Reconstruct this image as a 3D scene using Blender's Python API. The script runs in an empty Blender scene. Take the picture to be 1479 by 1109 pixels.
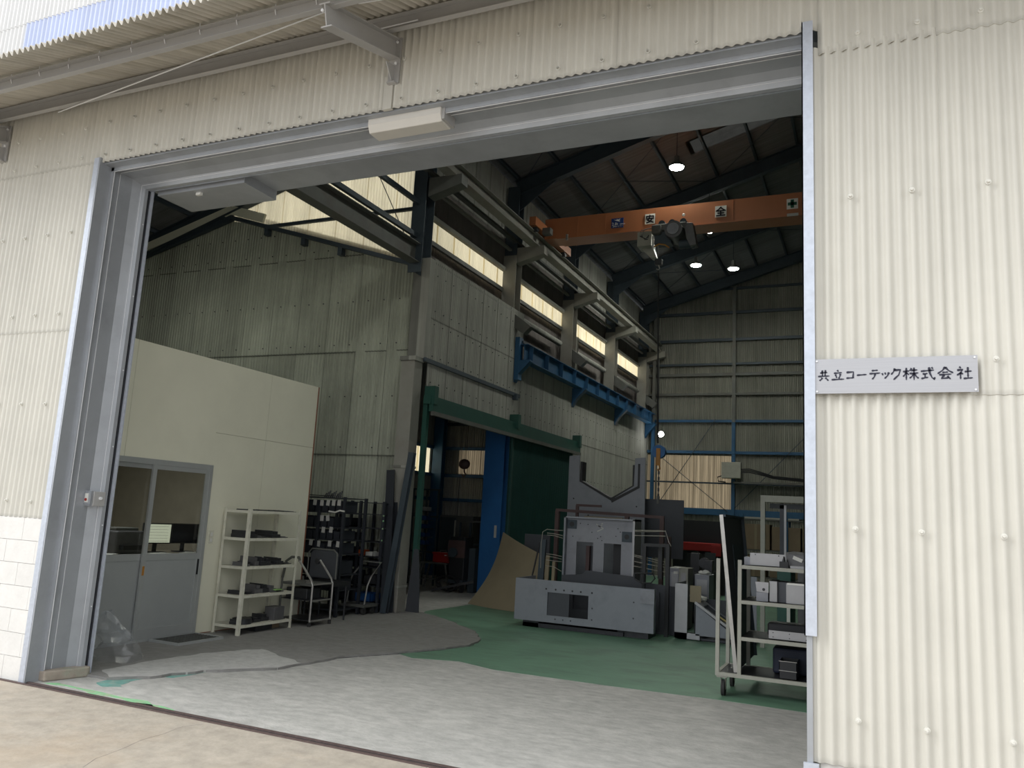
import bpy, math, random
from mathutils import Vector, Matrix, Euler, noise
random.seed(7)
C = bpy.context.scene.collection
S = bpy.context.scene
# ------------------------------------------------------------------ camera, world, exposure
cam_data = bpy.data.cameras.new('camera'); cam = bpy.data.objects.new('camera', cam_data); C.objects.link(cam)
R_ = Vector((0.91224, 0.40610, 0.053855)); U_ = Vector((0.017511, -0.17000, 0.985288)); F_ = Vector((-0.409281, 0.897877, 0.162193))
mw = Matrix((R_, U_, -F_)).transposed().to_4x4(); mw.translation = Vector((0, 0, 1.6))
cam.matrix_world = mw
cam_data.sensor_width = 36; cam_data.lens = 1162.465 / 1479 * 36; cam_data.clip_start = 0.05; cam_data.clip_end = 300
S.camera = cam
S.view_settings.view_transform = 'Standard'; S.view_settings.look = 'None'; S.view_settings.gamma = 1
S.view_settings.use_curve_mapping = False
S.view_settings.exposure = 0.75
W = bpy.data.worlds.new('sky'); S.world = W; W.use_nodes = True
wn = W.node_tree.nodes; wl = W.node_tree.links
bg = wn['Background']; tc = wn.new('ShaderNodeTexCoord'); nz = wn.new('ShaderNodeTexNoise'); nz.inputs['Scale'].default_value = 2.2
nz.inputs['Detail'].default_value = 3; cr = wn.new('ShaderNodeValToRGB')
cr.color_ramp.elements[0].position = 0.3; cr.color_ramp.elements[0].color = (0.86, 0.92, 1.0, 1)
cr.color_ramp.elements[1].position = 0.7; cr.color_ramp.elements[1].color = (1.0, 1.0, 0.98, 1)
wl.new(tc.outputs['Generated'], nz.inputs['Vector']); wl.new(nz.outputs['Fac'], cr.inputs['Fac']); wl.new(cr.outputs['Color'], bg.inputs['Color'])
bg.inputs['Strength'].default_value = 0.95
sun_d = bpy.data.lights.new('sun', 'SUN'); sun_d.energy = 1.3; sun_d.angle = math.radians(50); sun_d.color = (1.0, 0.98, 0.95)
sun = bpy.data.objects.new('sun', sun_d); C.objects.link(sun); sun.rotation_euler = Vector((-0.62, -0.52, 0.75)).to_track_quat('Z', 'Y').to_euler()

# ------------------------------------------------------------------ helpers
def lin(c):
    return tuple(((x / 255) / 12.92 if x / 255 <= 0.04045 else ((x / 255 + 0.055) / 1.055) ** 2.4) for x in c)
MATS = {}
def mat(name, col, rough=0.6, metal=0.0, var=0.12, scale=6.0, bump=0.0, streak=0.0, rnd=0.0, dirt=None, dscale=1.5, damt=0.5, spec=0.5, stretch=None, edge=0):
    """procedural material: base colour with noise variation, optional vertical streaks, dirt patches, per-object variation"""
    m = bpy.data.materials.new(name); m.use_nodes = True; nt = m.node_tree; n = nt.nodes; l = nt.links
    b = n['Principled BSDF']; b.inputs['Roughness'].default_value = rough; b.inputs['Metallic'].default_value = metal
    b.inputs['Specular IOR Level'].default_value = spec
    t = n.new('ShaderNodeTexCoord'); g = n.new('ShaderNodeNewGeometry')
    src = g.outputs['Position']
    if stretch:
        mp = n.new('ShaderNodeMapping'); mp.inputs['Scale'].default_value = stretch; l.new(src, mp.inputs['Vector']); src = mp.outputs['Vector']
    a = n.new('ShaderNodeTexNoise'); a.inputs['Scale'].default_value = scale; a.inputs['Detail'].default_value = 6; a.inputs['Roughness'].default_value = 0.6
    l.new(src, a.inputs['Vector'])
    mr = n.new('ShaderNodeMapRange'); mr.inputs['From Min'].default_value = 0.25; mr.inputs['From Max'].default_value = 0.75
    mr.inputs['To Min'].default_value = 1 - var; mr.inputs['To Max'].default_value = 1 + var * 0.7
    l.new(a.outputs['Fac'], mr.inputs['Value'])
    val = mr.outputs['Result']
    if streak:
        mp = n.new('ShaderNodeMapping'); mp.inputs['Scale'].default_value = (9, 9, 0.5); l.new(g.outputs['Position'], mp.inputs['Vector'])
        s = n.new('ShaderNodeTexNoise'); s.inputs['Scale'].default_value = 1.0; s.inputs['Detail'].default_value = 4; l.new(mp.outputs['Vector'], s.inputs['Vector'])
        sr = n.new('ShaderNodeMapRange'); sr.inputs['From Min'].default_value = 0.3; sr.inputs['From Max'].default_value = 0.7
        sr.inputs['To Min'].default_value = 1 - streak; sr.inputs['To Max'].default_value = 1 + streak * 0.4
        l.new(s.outputs['Fac'], sr.inputs['Value'])
        mu = n.new('ShaderNodeMath'); mu.operation = 'MULTIPLY'; l.new(val, mu.inputs[0]); l.new(sr.outputs['Result'], mu.inputs[1]); val = mu.outputs[0]
    if rnd:
        oi = n.new('ShaderNodeObjectInfo'); rr = n.new('ShaderNodeMapRange'); rr.inputs['To Min'].default_value = 1 - rnd; rr.inputs['To Max'].default_value = 1 + rnd
        l.new(oi.outputs['Random'], rr.inputs['Value'])
        mu = n.new('ShaderNodeMath'); mu.operation = 'MULTIPLY'; l.new(val, mu.inputs[0]); l.new(rr.outputs['Result'], mu.inputs[1]); val = mu.outputs[0]
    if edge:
        # lap shadow painted as darkening along the left and lower edges of a sheet
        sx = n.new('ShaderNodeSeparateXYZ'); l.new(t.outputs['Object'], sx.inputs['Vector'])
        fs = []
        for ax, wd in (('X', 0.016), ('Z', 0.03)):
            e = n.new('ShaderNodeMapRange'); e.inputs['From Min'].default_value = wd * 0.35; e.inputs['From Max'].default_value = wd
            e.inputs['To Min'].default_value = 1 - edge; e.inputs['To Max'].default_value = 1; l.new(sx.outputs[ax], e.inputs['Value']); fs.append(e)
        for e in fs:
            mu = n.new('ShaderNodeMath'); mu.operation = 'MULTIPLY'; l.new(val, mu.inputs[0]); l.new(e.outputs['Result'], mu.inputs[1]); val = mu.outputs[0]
    vm = n.new('ShaderNodeVectorMath'); vm.operation = 'SCALE'; vm.inputs[0].default_value = col; l.new(val, vm.inputs['Scale'])
    out = vm.outputs['Vector']
    if dirt:
        d = n.new('ShaderNodeTexNoise'); d.inputs['Scale'].default_value = dscale; d.inputs['Detail'].default_value = 7; d.inputs['Roughness'].default_value = 0.65
        l.new(src, d.inputs['Vector'])
        dr = n.new('ShaderNodeMapRange'); dr.inputs['From Min'].default_value = 0.5; dr.inputs['From Max'].default_value = 0.72
        dr.inputs['To Min'].default_value = 0; dr.inputs['To Max'].default_value = damt; l.new(d.outputs['Fac'], dr.inputs['Value'])
        mx = n.new('ShaderNodeMix'); mx.data_type = 'RGBA'; l.new(dr.outputs['Result'], mx.inputs['Factor']); l.new(out, mx.inputs['A']); mx.inputs['B'].default_value = (*dirt, 1)
        out = mx.outputs['Result']
    l.new(out, b.inputs['Base Color'])
    if bump:
        bp = n.new('ShaderNodeBump'); bp.inputs['Strength'].default_value = bump; bp.inputs['Distance'].default_value = 0.01
        c2 = n.new('ShaderNodeTexNoise'); c2.inputs['Scale'].default_value = scale * 4; c2.inputs['Detail'].default_value = 5; l.new(src, c2.inputs['Vector'])
        l.new(c2.outputs['Fac'], bp.inputs['Height']); l.new(bp.outputs['Normal'], b.inputs['Normal'])
    MATS[name] = m; return m
def emis(name, col, s):
    m = bpy.data.materials.new(name); m.use_nodes = True; b = m.node_tree.nodes['Principled BSDF']
    b.inputs['Base Color'].default_value = (0.8, 0.8, 0.8, 1); b.inputs['Emission Color'].default_value = (*col, 1); b.inputs['Emission Strength'].default_value = s; return m
def translucent(name, col, var=0.15, clr=0.3, sc=(6, 6, 0.6)):
    m = bpy.data.materials.new(name); m.use_nodes = True; nt = m.node_tree; n = nt.nodes; l = nt.links
    n.remove(n['Principled BSDF']); o = n['Material Output']
    g = n.new('ShaderNodeNewGeometry'); mp = n.new('ShaderNodeMapping'); mp.inputs['Scale'].default_value = sc; l.new(g.outputs['Position'], mp.inputs['Vector'])
    a = n.new('ShaderNodeTexNoise'); a.inputs['Scale'].default_value = 1; a.inputs['Detail'].default_value = 5; l.new(mp.outputs['Vector'], a.inputs['Vector'])
    r = n.new('ShaderNodeMapRange'); r.inputs['From Min'].default_value = .3; r.inputs['From Max'].default_value = .7; r.inputs['To Min'].default_value = 1 - var; r.inputs['To Max'].default_value = 1
    l.new(a.outputs['Fac'], r.inputs['Value']); v = n.new('ShaderNodeVectorMath'); v.operation = 'SCALE'; v.inputs[0].default_value = col; l.new(r.outputs['Result'], v.inputs['Scale'])
    t = n.new('ShaderNodeBsdfTranslucent'); l.new(v.outputs['Vector'], t.inputs['Color'])
    d = n.new('ShaderNodeBsdfDiffuse'); l.new(v.outputs['Vector'], d.inputs['Color'])
    mx = n.new('ShaderNodeMixShader'); mx.inputs['Fac'].default_value = 0.12; l.new(t.outputs[0], mx.inputs[1]); l.new(d.outputs[0], mx.inputs[2])
    tp = n.new('ShaderNodeBsdfTransparent'); l.new(v.outputs['Vector'], tp.inputs['Color'])
    m2 = n.new('ShaderNodeMixShader'); m2.inputs['Fac'].default_value = clr; l.new(mx.outputs[0], m2.inputs[1]); l.new(tp.outputs[0], m2.inputs[2])
    l.new(m2.outputs[0], o.inputs['Surface']); return m
def clear(name, col, alpha, rough=0.03):
    m = bpy.data.materials.new(name); m.use_nodes = True; nt = m.node_tree; n = nt.nodes; l = nt.links
    n.remove(n['Principled BSDF']); o = n['Material Output']
    t = n.new('ShaderNodeBsdfTransparent'); t.inputs['Color'].default_value = (*col, 1)
    g = n.new('ShaderNodeBsdfGlossy'); g.inputs['Roughness'].default_value = rough; g.inputs['Color'].default_value = (.9, .9, .9, 1)
    f = n.new('ShaderNodeLayerWeight'); f.inputs['Blend'].default_value = 0.5
    pw = n.new('ShaderNodeMath'); pw.operation = 'POWER'; pw.inputs[1].default_value = 5.0; l.new(f.outputs['Facing'], pw.inputs[0])
    ad = n.new('ShaderNodeMath'); ad.operation = 'ADD'; ad.inputs[1].default_value = alpha; ad.use_clamp = True; l.new(pw.outputs[0], ad.inputs[0])
    mx = n.new('ShaderNodeMixShader'); l.new(ad.outputs[0], mx.inputs['Fac']); l.new(t.outputs[0], mx.inputs[1]); l.new(g.outputs[0], mx.inputs[2])
    l.new(mx.outputs[0], o.inputs['Surface']); return m

OFF = {}
class M:
    def __init__(s): s.v = []; s.f = []
    def add(s, vs, fs):
        k = len(s.v); s.v += [Vector(p) for p in vs]; s.f += [tuple(i + k for i in q) for q in fs]; return s
    def box(s, x0, x1, y0, y1, z0, z1):
        if x0 > x1: x0, x1 = x1, x0
        if y0 > y1: y0, y1 = y1, y0
        if z0 > z1: z0, z1 = z1, z0
        return s.add([(x0, y0, z0), (x1, y0, z0), (x1, y1, z0), (x0, y1, z0), (x0, y0, z1), (x1, y0, z1), (x1, y1, z1), (x0, y1, z1)],
                     [(0, 3, 2, 1), (4, 5, 6, 7), (0, 1, 5, 4), (1, 2, 6, 5), (2, 3, 7, 6), (3, 0, 4, 7)])
    def rbox(s, c, size, rot=(0, 0, 0)):
        mt = Euler(rot).to_matrix(); c = Vector(c); h = [k / 2 for k in size]
        vs = [c + mt @ Vector((a * h[0], b * h[1], d * h[2])) for d in (-1, 1) for a, b in ((-1, -1), (1, -1), (1, 1), (-1, 1))]
        return s.add(vs, [(0, 3, 2, 1), (4, 5, 6, 7), (0, 1, 5, 4), (1, 2, 6, 5), (2, 3, 7, 6), (3, 0, 4, 7)])
    def sect(s, p, q, poly, up=(0, 0, 1)):
        """closed 2-D section (side, up) swept from p to q"""
        p = Vector(p); q = Vector(q); d = (q - p).normalized(); up = Vector(up)
        if abs(d.dot(up)) > 0.98: up = Vector((0, 1, 0)) if abs(d.y) < 0.9 else Vector((1, 0, 0))
        sd = d.cross(up).normalized(); u2 = sd.cross(d).normalized(); n = len(poly)
        vs = [e + sd * a + u2 * b for e in (p, q) for a, b in poly]
        fs = [(i, (i + 1) % n, n + (i + 1) % n, n + i) for i in range(n)] + [tuple(range(n - 1, -1, -1)), tuple(range(n, 2 * n))]
        return s.add(vs, fs)
    def bar(s, p, q, w, h=None, up=(0, 0, 1)):
        h = w if h is None else h
        return s.sect(p, q, [(-w / 2, -h / 2), (w / 2, -h / 2), (w / 2, h / 2), (-w / 2, h / 2)], up)
    def ibeam(s, p, q, h, w, t=0.012, up=(0, 0, 1)):
        a = w / 2; b = h / 2; c = t / 2
        return s.sect(p, q, [(-a, -b), (a, -b), (a, -b + t), (c, -b + t), (c, b - t), (a, b - t), (a, b), (-a, b), (-a, b - t), (-c, b - t), (-c, -b + t), (-a, -b + t)], up)
    def chan(s, p, q, h, w, t=0.006, up=(0, 0, 1)):
        b = h / 2
        return s.sect(p, q, [(0, -b), (w, -b), (w, -b + t), (t, -b + t), (t, b - t), (w, b - t), (w, b), (0, b)], up)
    def angle(s, p, q, w, t=0.005, up=(0, 0, 1)):
        return s.sect(p, q, [(0, 0), (w, 0), (w, t), (t, t), (t, w), (0, w)], up)
    def cyl(s, p, q, r, n=12, r2=None):
        r2 = r if r2 is None else r2
        p = Vector(p); q = Vector(q); d = (q - p).normalized(); up = Vector((0, 0, 1)) if abs(d.z) < 0.95 else Vector((1, 0, 0))
        a = d.cross(up).normalized(); b = a.cross(d); vs = []
        for e, rr in ((p, r), (q, r2)):
            vs += [e + (a * math.cos(2 * math.pi * i / n) + b * math.sin(2 * math.pi * i / n)) * rr for i in range(n)]
        return s.add(vs, [(i, (i + 1) % n, n + (i + 1) % n, n + i) for i in range(n)] + [tuple(range(n - 1, -1, -1)), tuple(range(n, 2 * n))])
    def tube(s, pts, r, n=8):
        pts = [Vector(p) for p in pts]; k0 = len(s.v); up = Vector((0.123, 0.3, 0.94)).normalized(); rings = len(pts)
        for i, p in enumerate(pts):
            d = (pts[min(i + 1, rings - 1)] - pts[max(i - 1, 0)]).normalized()
            a = d.cross(up)
            if a.length < 0.05: a = d.cross(Vector((1, 0, 0)))
            a.normalize(); b = a.cross(d)
            for j in range(n):
                t = 2 * math.pi * j / n; s.v.append(p + (a * math.cos(t) + b * math.sin(t)) * r)
        for i in range(rings - 1):
            for j in range(n):
                s.f.append((k0 + i * n + j, k0 + i * n + (j + 1) % n, k0 + (i + 1) * n + (j + 1) % n, k0 + (i + 1) * n + j))
        s.f.append(tuple(k0 + j for j in range(n - 1, -1, -1))); s.f.append(tuple(k0 + (rings - 1) * n + j for j in range(n))); return s
    def prism(s, poly, ax, a, b):
        n = len(poly)
        def P(u, v, w): return {'x': (w, u, v), 'y': (u, w, v), 'z': (u, v, w)}[ax]
        return s.add([P(u, v, a) for u, v in poly] + [P(u, v, b) for u, v in poly],
                     [tuple(range(n - 1, -1, -1)), tuple(range(n, 2 * n))] + [(i, (i + 1) % n, n + (i + 1) % n, n + i) for i in range(n)])
    def plate(s, ax, a, b, u0, u1, v0, v1, holes):
        """plate normal to axis ax between a and b with rectangular holes (u0,u1,v0,v1)"""
        us = sorted({u0, u1, *[h[0] for h in holes], *[h[1] for h in holes]}); vs = sorted({v0, v1, *[h[2] for h in holes], *[h[3] for h in holes]})
        for i in range(len(us) - 1):
            for j in range(len(vs) - 1):
                cu = (us[i] + us[i + 1]) / 2; cv = (vs[j] + vs[j + 1]) / 2
                if any(h[0] < cu < h[1] and h[2] < cv < h[3] for h in holes): continue
                if ax == 'y': s.box(us[i], us[i + 1], a, b, vs[j], vs[j + 1])
                elif ax == 'x': s.box(a, b, us[i], us[i + 1], vs[j], vs[j + 1])
                else: s.box(us[i], us[i + 1], vs[j], vs[j + 1], a, b)
        return s
    def ball(s, c, r, sx=1, sy=1, sz=1, n=10, m=7):
        c = Vector(c); k0 = len(s.v)
        for i in range(m + 1):
            t = math.pi * i / m
            for j in range(n):
                p = 2 * math.pi * j / n; s.v.append(c + Vector((math.sin(t) * math.cos(p) * sx, math.sin(t) * math.sin(p) * sy, math.cos(t) * sz)) * r)
        for i in range(m):
            for j in range(n): s.f.append((k0 + i * n + j, k0 + (i + 1) * n + j, k0 + (i + 1) * n + (j + 1) % n, k0 + i * n + (j + 1) % n))
        return s
    def mesh(s, name, m, off=Vector((0, 0, 0)), smooth=False):
        me = bpy.data.meshes.new(name); me.from_pydata([tuple(p - off) for p in s.v], [], s.f)
        me.materials.append(m)
        if smooth:
            me.polygons.foreach_set('use_smooth', [True] * len(me.polygons))
        me.update(); return me
    def build(s, name, m, parent=None, smooth=False, bevel=0, label=None):
        if parent is not None: off = OFF.get(parent.name, Vector((0, 0, 0)))
        else:
            xs = [p.x for p in s.v]; ys = [p.y for p in s.v]; zs = [p.z for p in s.v]
            off = Vector(((min(xs) + max(xs)) / 2, (min(ys) + max(ys)) / 2, min(zs)))
        me = s.mesh(name, m, off, smooth); o = bpy.data.objects.new(name, me); C.objects.link(o)
        if parent is not None: o.parent = parent; OFF[o.name] = off
        else: o.location = off; OFF[o.name] = off
        if smooth:
            try:
                md = o.modifiers.new('wn', 'EDGE_SPLIT'); md.split_angle = math.radians(40)
            except Exception: pass
        if bevel:
            b = o.modifiers.new('bevel', 'BEVEL'); b.width = bevel; b.segments = 2; b.limit_method = 'ANGLE'
        if label: o['label'] = label
        return o
def tag(o, label, cat, group=None, kind=None):
    o['label'] = label; o['category'] = cat
    if group: o['group'] = group
    if kind: o['kind'] = kind
    return o
def thing(name, label, cat, loc=(0, 0, 0), group=None):
    o = bpy.data.objects.new(name, None); C.objects.link(o); o.location = loc; OFF[o.name] = Vector(loc); o.empty_display_size = 0.1
    return tag(o, label, cat, group)
def struct(name, loc=(0, 0, 0)):
    o = bpy.data.objects.new(name, None); C.objects.link(o); o.location = loc; OFF[o.name] = Vector(loc); o['kind'] = 'structure'; return o
def copy_tree(o, parent=None, loc=None, rz=None, label=None):
    c = o.copy(); C.objects.link(c); c.parent = parent
    if loc is not None: c.location = loc
    if rz is not None: c.rotation_euler = (0, 0, rz)
    if label: c['label'] = label
    for ch in o.children: copy_tree(ch, c)
    return c
def text_mesh(M_, body, size, org, ux, uz, depth=0.002):
    """font outlines as flat solid letters placed with origin org, axes ux (right) and uz (up)"""
    cu = bpy.data.curves.new('lettering', 'FONT'); cu.body = body; cu.size = size; cu.extrude = depth / 2; cu.resolution_u = 2
    o = bpy.data.objects.new('lettering', cu); C.objects.link(o); bpy.context.view_layer.update()
    me = bpy.data.meshes.new_from_object(o.evaluated_get(bpy.context.evaluated_depsgraph_get()))
    org = Vector(org); ux = Vector(ux); uz = Vector(uz); nn = ux.cross(uz)
    M_.add([org + ux * v.co.x + uz * v.co.y + nn * v.co.z for v in me.vertices], [tuple(p.vertices) for p in me.polygons])
    bpy.data.objects.remove(o); bpy.data.curves.remove(cu); bpy.data.meshes.remove(me)

# ------------------------------------------------------------------ materials
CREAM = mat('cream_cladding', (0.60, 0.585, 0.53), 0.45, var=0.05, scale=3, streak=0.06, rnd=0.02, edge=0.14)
BOLTM = mat('cream_bolt', (0.66, 0.65, 0.60), 0.4, var=0.02)
BLUEW = mat('bluish_cladding', (0.50, 0.56, 0.76), 0.45, var=0.05, scale=3, streak=0.08, rnd=0.03)
CREAM_UP = mat('cream_cladding_upper', (0.66, 0.66, 0.66), 0.45, var=0.04, scale=3, streak=0.05, rnd=0.06)
CANOPY = mat('canopy_sheet', (0.58, 0.55, 0.49), 0.6, var=0.22, scale=1.0, dirt=(0.32, 0.29, 0.22), dscale=0.6, damt=0.6, stretch=(15.5, 1.2, 1.2))
GALV = mat('galvanised_frame', (0.38, 0.40, 0.43), 0.42, metal=0.35, var=0.12, scale=2.2, dirt=(0.24, 0.25, 0.27), dscale=2.5, damt=0.4)
GALVB = mat('bright_galvanised', (0.52, 0.56, 0.64), 0.4, metal=0.35, var=0.12, scale=28)
SEAL = mat('sealant_bead', (0.75, 0.76, 0.78), 0.5, var=0.05)
PGREY = mat('painted_grey_steel', (0.37, 0.365, 0.36), 0.55, var=0.06, scale=5)
BLOCK = mat('painted_block', (0.70, 0.69, 0.67), 0.8, var=0.06, scale=9, bump=0.3, rnd=0.02)
GROUND = mat('yard_concrete', (0.42, 0.375, 0.315), 0.85, var=0.24, scale=7, bump=0.35, dirt=(0.47, 0.36, 0.25), dscale=0.9, damt=0.5)
FLOORC = mat('inner_concrete', (0.42, 0.415, 0.395), 0.75, var=0.26, scale=9.0, bump=0.35, dirt=(0.60, 0.59, 0.56), dscale=3.0, damt=0.6, stretch=(0.8, 1.5, 1))
OLDC = mat('old_concrete', (0.245, 0.24, 0.23), 0.85, var=0.2, scale=10, bump=0.4, dirt=(0.18, 0.175, 0.16), dscale=2, damt=0.5)
PALEC = mat('pale_screed', (0.47, 0.465, 0.45), 0.85, var=0.2, scale=14, bump=0.4)
GREENF = mat('green_floor_paint', (0.145, 0.28, 0.19), 0.5, var=0.18, scale=2.5, dirt=(0.08, 0.12, 0.09), dscale=2.4, damt=0.55, stretch=(0.7, 1.5, 1))
TEAL = mat('teal_paint_stain', (0.16, 0.36, 0.32), 0.7, var=0.3, scale=12, dirt=(0.42, 0.38, 0.33), dscale=7, damt=0.9)
LIME = mat('light_green_paint', (0.25, 0.52, 0.28), 0.7, var=0.3, scale=20, dirt=(0.42, 0.36, 0.28), dscale=9, damt=0.95)
RUSTY = mat('rail_steel', (0.12, 0.085, 0.08), 0.6, metal=0.3, var=0.3, scale=20)
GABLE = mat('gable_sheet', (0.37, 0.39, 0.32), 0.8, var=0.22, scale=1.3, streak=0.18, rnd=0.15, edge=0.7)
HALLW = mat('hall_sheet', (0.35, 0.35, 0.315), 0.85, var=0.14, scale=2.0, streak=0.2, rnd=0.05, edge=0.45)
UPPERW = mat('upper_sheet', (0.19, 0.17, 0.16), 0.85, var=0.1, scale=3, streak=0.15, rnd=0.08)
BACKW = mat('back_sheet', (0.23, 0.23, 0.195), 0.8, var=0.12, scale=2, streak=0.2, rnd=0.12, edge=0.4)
ROOFM = mat('roof_sheet', (0.165, 0.17, 0.175), 0.85, var=0.32, scale=1.0, rnd=0.12, stretch=(0.5, 15, 0.5))
ROOFOUT = ROOFM
STEEL = mat('dark_steel', (0.05, 0.068, 0.085), 0.55, metal=0.2, var=0.15, scale=5)
STEELG = mat('greyed_steel', (0.13, 0.135, 0.125), 0.6, metal=0.2, var=0.15, scale=5, dirt=(0.10, 0.075, 0.06), dscale=2, damt=0.5)
COLP = mat('pale_column', (0.27, 0.265, 0.235), 0.8, var=0.12, scale=3, dirt=(0.2, 0.15, 0.13), dscale=2, damt=0.5)
BLUE = mat('blue_steel', (0.022, 0.095, 0.20), 0.5, var=0.15, scale=3)
BLUEB = mat('bright_blue_steel', (0.02, 0.13, 0.36), 0.5, var=0.12, scale=3)
GREEND = mat('green_door', (0.014, 0.062, 0.055), 0.55, var=0.12, scale=3, streak=0.1)
GREENR = mat('green_rail', (0.018, 0.08, 0.062), 0.5, var=0.15, scale=4)
ORANGE = mat('crane_orange', (0.40, 0.15, 0.065), 0.38, var=0.06, scale=2)
OFFICE = mat('office_panel', (0.74, 0.73, 0.60), 0.6, var=0.05, scale=1.5, dirt=(0.62, 0.61, 0.50), dscale=0.9, damt=0.4, rnd=0.02)
WOODT = mat('reddish_edge', (0.23, 0.09, 0.05), 0.6)
ALU = mat('aluminium', (0.48, 0.50, 0.50), 0.4, metal=0.4, var=0.05)
ALUP = mat('door_panel_grey', (0.36, 0.38, 0.38), 0.5, metal=0.1, var=0.05)
CREAMS = mat('cream_shelf_paint', (0.66, 0.65, 0.55), 0.5, var=0.1, scale=12, dirt=(0.3, 0.28, 0.22), dscale=8, damt=0.4)
DARKP = mat('oily_part', (0.045, 0.047, 0.052), 0.45, metal=0.4, var=0.3, scale=15)
GREYP = mat('grey_part', (0.13, 0.13, 0.135), 0.5, metal=0.3, var=0.2, scale=10)
RACKM = mat('rack_black', (0.022, 0.026, 0.034), 0.6, var=0.1)
MACH = mat('machined_plate', (0.245, 0.26, 0.29), 0.5, metal=0.25, var=0.08, scale=3, dirt=(0.11, 0.115, 0.13), dscale=3, damt=0.4)
MACHL = mat('lighter_plate', (0.27, 0.28, 0.31), 0.5, metal=0.25, var=0.1, scale=4, dirt=(0.13, 0.13, 0.14), dscale=4, damt=0.5)
MACHD = mat('dark_plate', (0.065, 0.07, 0.082), 0.55, metal=0.2, var=0.12, scale=3)
BROWNF = mat('primer_frame', (0.085, 0.05, 0.048), 0.6, var=0.2, scale=6)
BLACK = mat('black_paint', (0.016, 0.017, 0.02), 0.5, var=0.1)
RUBBER = mat('rubber', (0.03, 0.03, 0.03), 0.85, var=0.1)
CHROME = mat('worn_chrome', (0.42, 0.41, 0.39), 0.35, metal=0.7, var=0.15, scale=12)
CARTP = mat('cart_paint', (0.36, 0.36, 0.31), 0.5, var=0.12, scale=10)
SHEETM = mat('sheet_metal', (0.36, 0.36, 0.37), 0.42, metal=0.4, var=0.1, scale=5)
TAN = mat('tan_board', (0.30, 0.25, 0.165), 0.7, var=0.1, scale=3)
CARD = mat('cardboard', (0.24, 0.18, 0.12), 0.8, var=0.1, scale=4)
RED = mat('red_paint', (0.35, 0.018, 0.015), 0.4, var=0.1)
WHITE = mat('white_paint', (0.72, 0.72, 0.68), 0.5, var=0.05)
TAGW = mat('paper_tag', (0.5, 0.5, 0.47), 0.7, var=0.05)
PVC = mat('lamp_cover', (0.60, 0.58, 0.54), 0.4, var=0.05)
SIGN = mat('brushed_plate', (0.42, 0.42, 0.44), 0.38, metal=0.55, var=0.06, scale=3, stretch=(1, 1, 60))
INK = mat('dark_lettering', (0.012, 0.012, 0.03), 0.4, var=0.02)
NAVY = mat('navy_plate', (0.01, 0.035, 0.16), 0.4, var=0.05)
CROSSG = mat('cross_green', (0.01, 0.10, 0.06), 0.5, var=0.03)
WIRE = mat('bare_wire', (0.45, 0.43, 0.38), 0.4, metal=0.5, var=0.1)
YEL = mat('yellow_hook_paint', (0.45, 0.20, 0.03), 0.5, var=0.1)
TRANS = translucent('translucent_sheet', (1.0, 0.94, 0.78), 0.14, 0.42)
TRANSB = translucent('aged_translucent_sheet', (0.62, 0.55, 0.44), 0.45, 0.0, (30, 30, 0.5))
SKYL = translucent('skylight_sheet', (0.22, 0.22, 0.21), 0.2)
GLASS = clear('door_glass', (0.80, 0.82, 0.80), 0.02)
PLASTIC = clear('clear_plastic', (0.93, 0.94, 0.95), 0.05, 0.25)
LED = emis('led_face', (0.98, 1.0, 0.90), 190)
LED2 = emis('spot_face', (1.0, 1.0, 0.95), 25)
SCREEN = emis('monitor_screen', (0.80, 0.84, 0.62), 0.30)
SCREEND = mat('monitor_dark', (0.02, 0.022, 0.03), 0.2)
DESKM = mat('desk_top', (0.30, 0.27, 0.21), 0.6)
WALLIN = mat('office_inner_wall', (0.34, 0.31, 0.24), 0.8)
BLUEBIN = mat('blue_bin', (0.015, 0.07, 0.22), 0.5)

nt = PLASTIC.node_tree; df = nt.nodes.new('ShaderNodeBsdfDiffuse'); df.inputs['Color'].default_value = (0.75, 0.77, 0.8, 1); mxp = nt.nodes.new('ShaderNodeMixShader')
srcp = nt.nodes['Material Output'].inputs['Surface'].links[0].from_socket; mxp.inputs['Fac'].default_value = 0.06
nt.links.new(srcp, mxp.inputs[1]); nt.links.new(df.outputs[0], mxp.inputs[2]); nt.links.new(mxp.outputs[0], nt.nodes['Material Output'].inputs['Surface'])
# ------------------------------------------------------------------ corrugated sheets
PITCH = 0.0645
CACHE = {}
def corr(w, h, m, amp=0.011, top=None, pitch=PITCH, seg=8, th=0.005, lap=0.005, x_off=0.0, slant=0.0):
    """sheet in local x (width) and z (height); front faces -y; top(x) may slant it"""
    key = (round(w, 3), round(h, 3), m.name, amp, pitch, seg, lap) if top is None else None
    if key and key in CACHE: return CACHE[key]
    n = max(2, int(round(w / pitch * seg))); vs = []
    for i in range(n + 1):
        x = w * i / n; c = amp * math.cos(2 * math.pi * x / pitch) - lap * (1 - x / w)
        hz = h if top is None else top(x)
        vs += [(x, c - lap, 0), (x, c, hz), (x, c - lap + th, 0), (x, c + th, hz)]
    fs = []
    for i in range(n):
        a = 4 * i; b = a + 4
        fs += [(a, b, b + 1, a + 1), (a + 2, a + 3, b + 3, b + 2), (a, a + 2, b + 2, b), (a + 1, b + 1, b + 3, a + 3)]
    fs += [(0, 1, 3, 2), (4 * n, 4 * n + 2, 4 * n + 3, 4 * n + 1)]
    me = bpy.data.meshes.new('corrugated_sheet'); me.from_pydata(vs, [], fs); me.materials.append(m)
    sm = [True] * len(fs)
    me.polygons.foreach_set('use_smooth', sm); me.update()
    # sharp edges at the rim keep the shading clean
    try:
        me.set_sharp_from_angle(angle=math.radians(50))
    except Exception: pass
    if key: CACHE[key] = me
    return me
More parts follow.
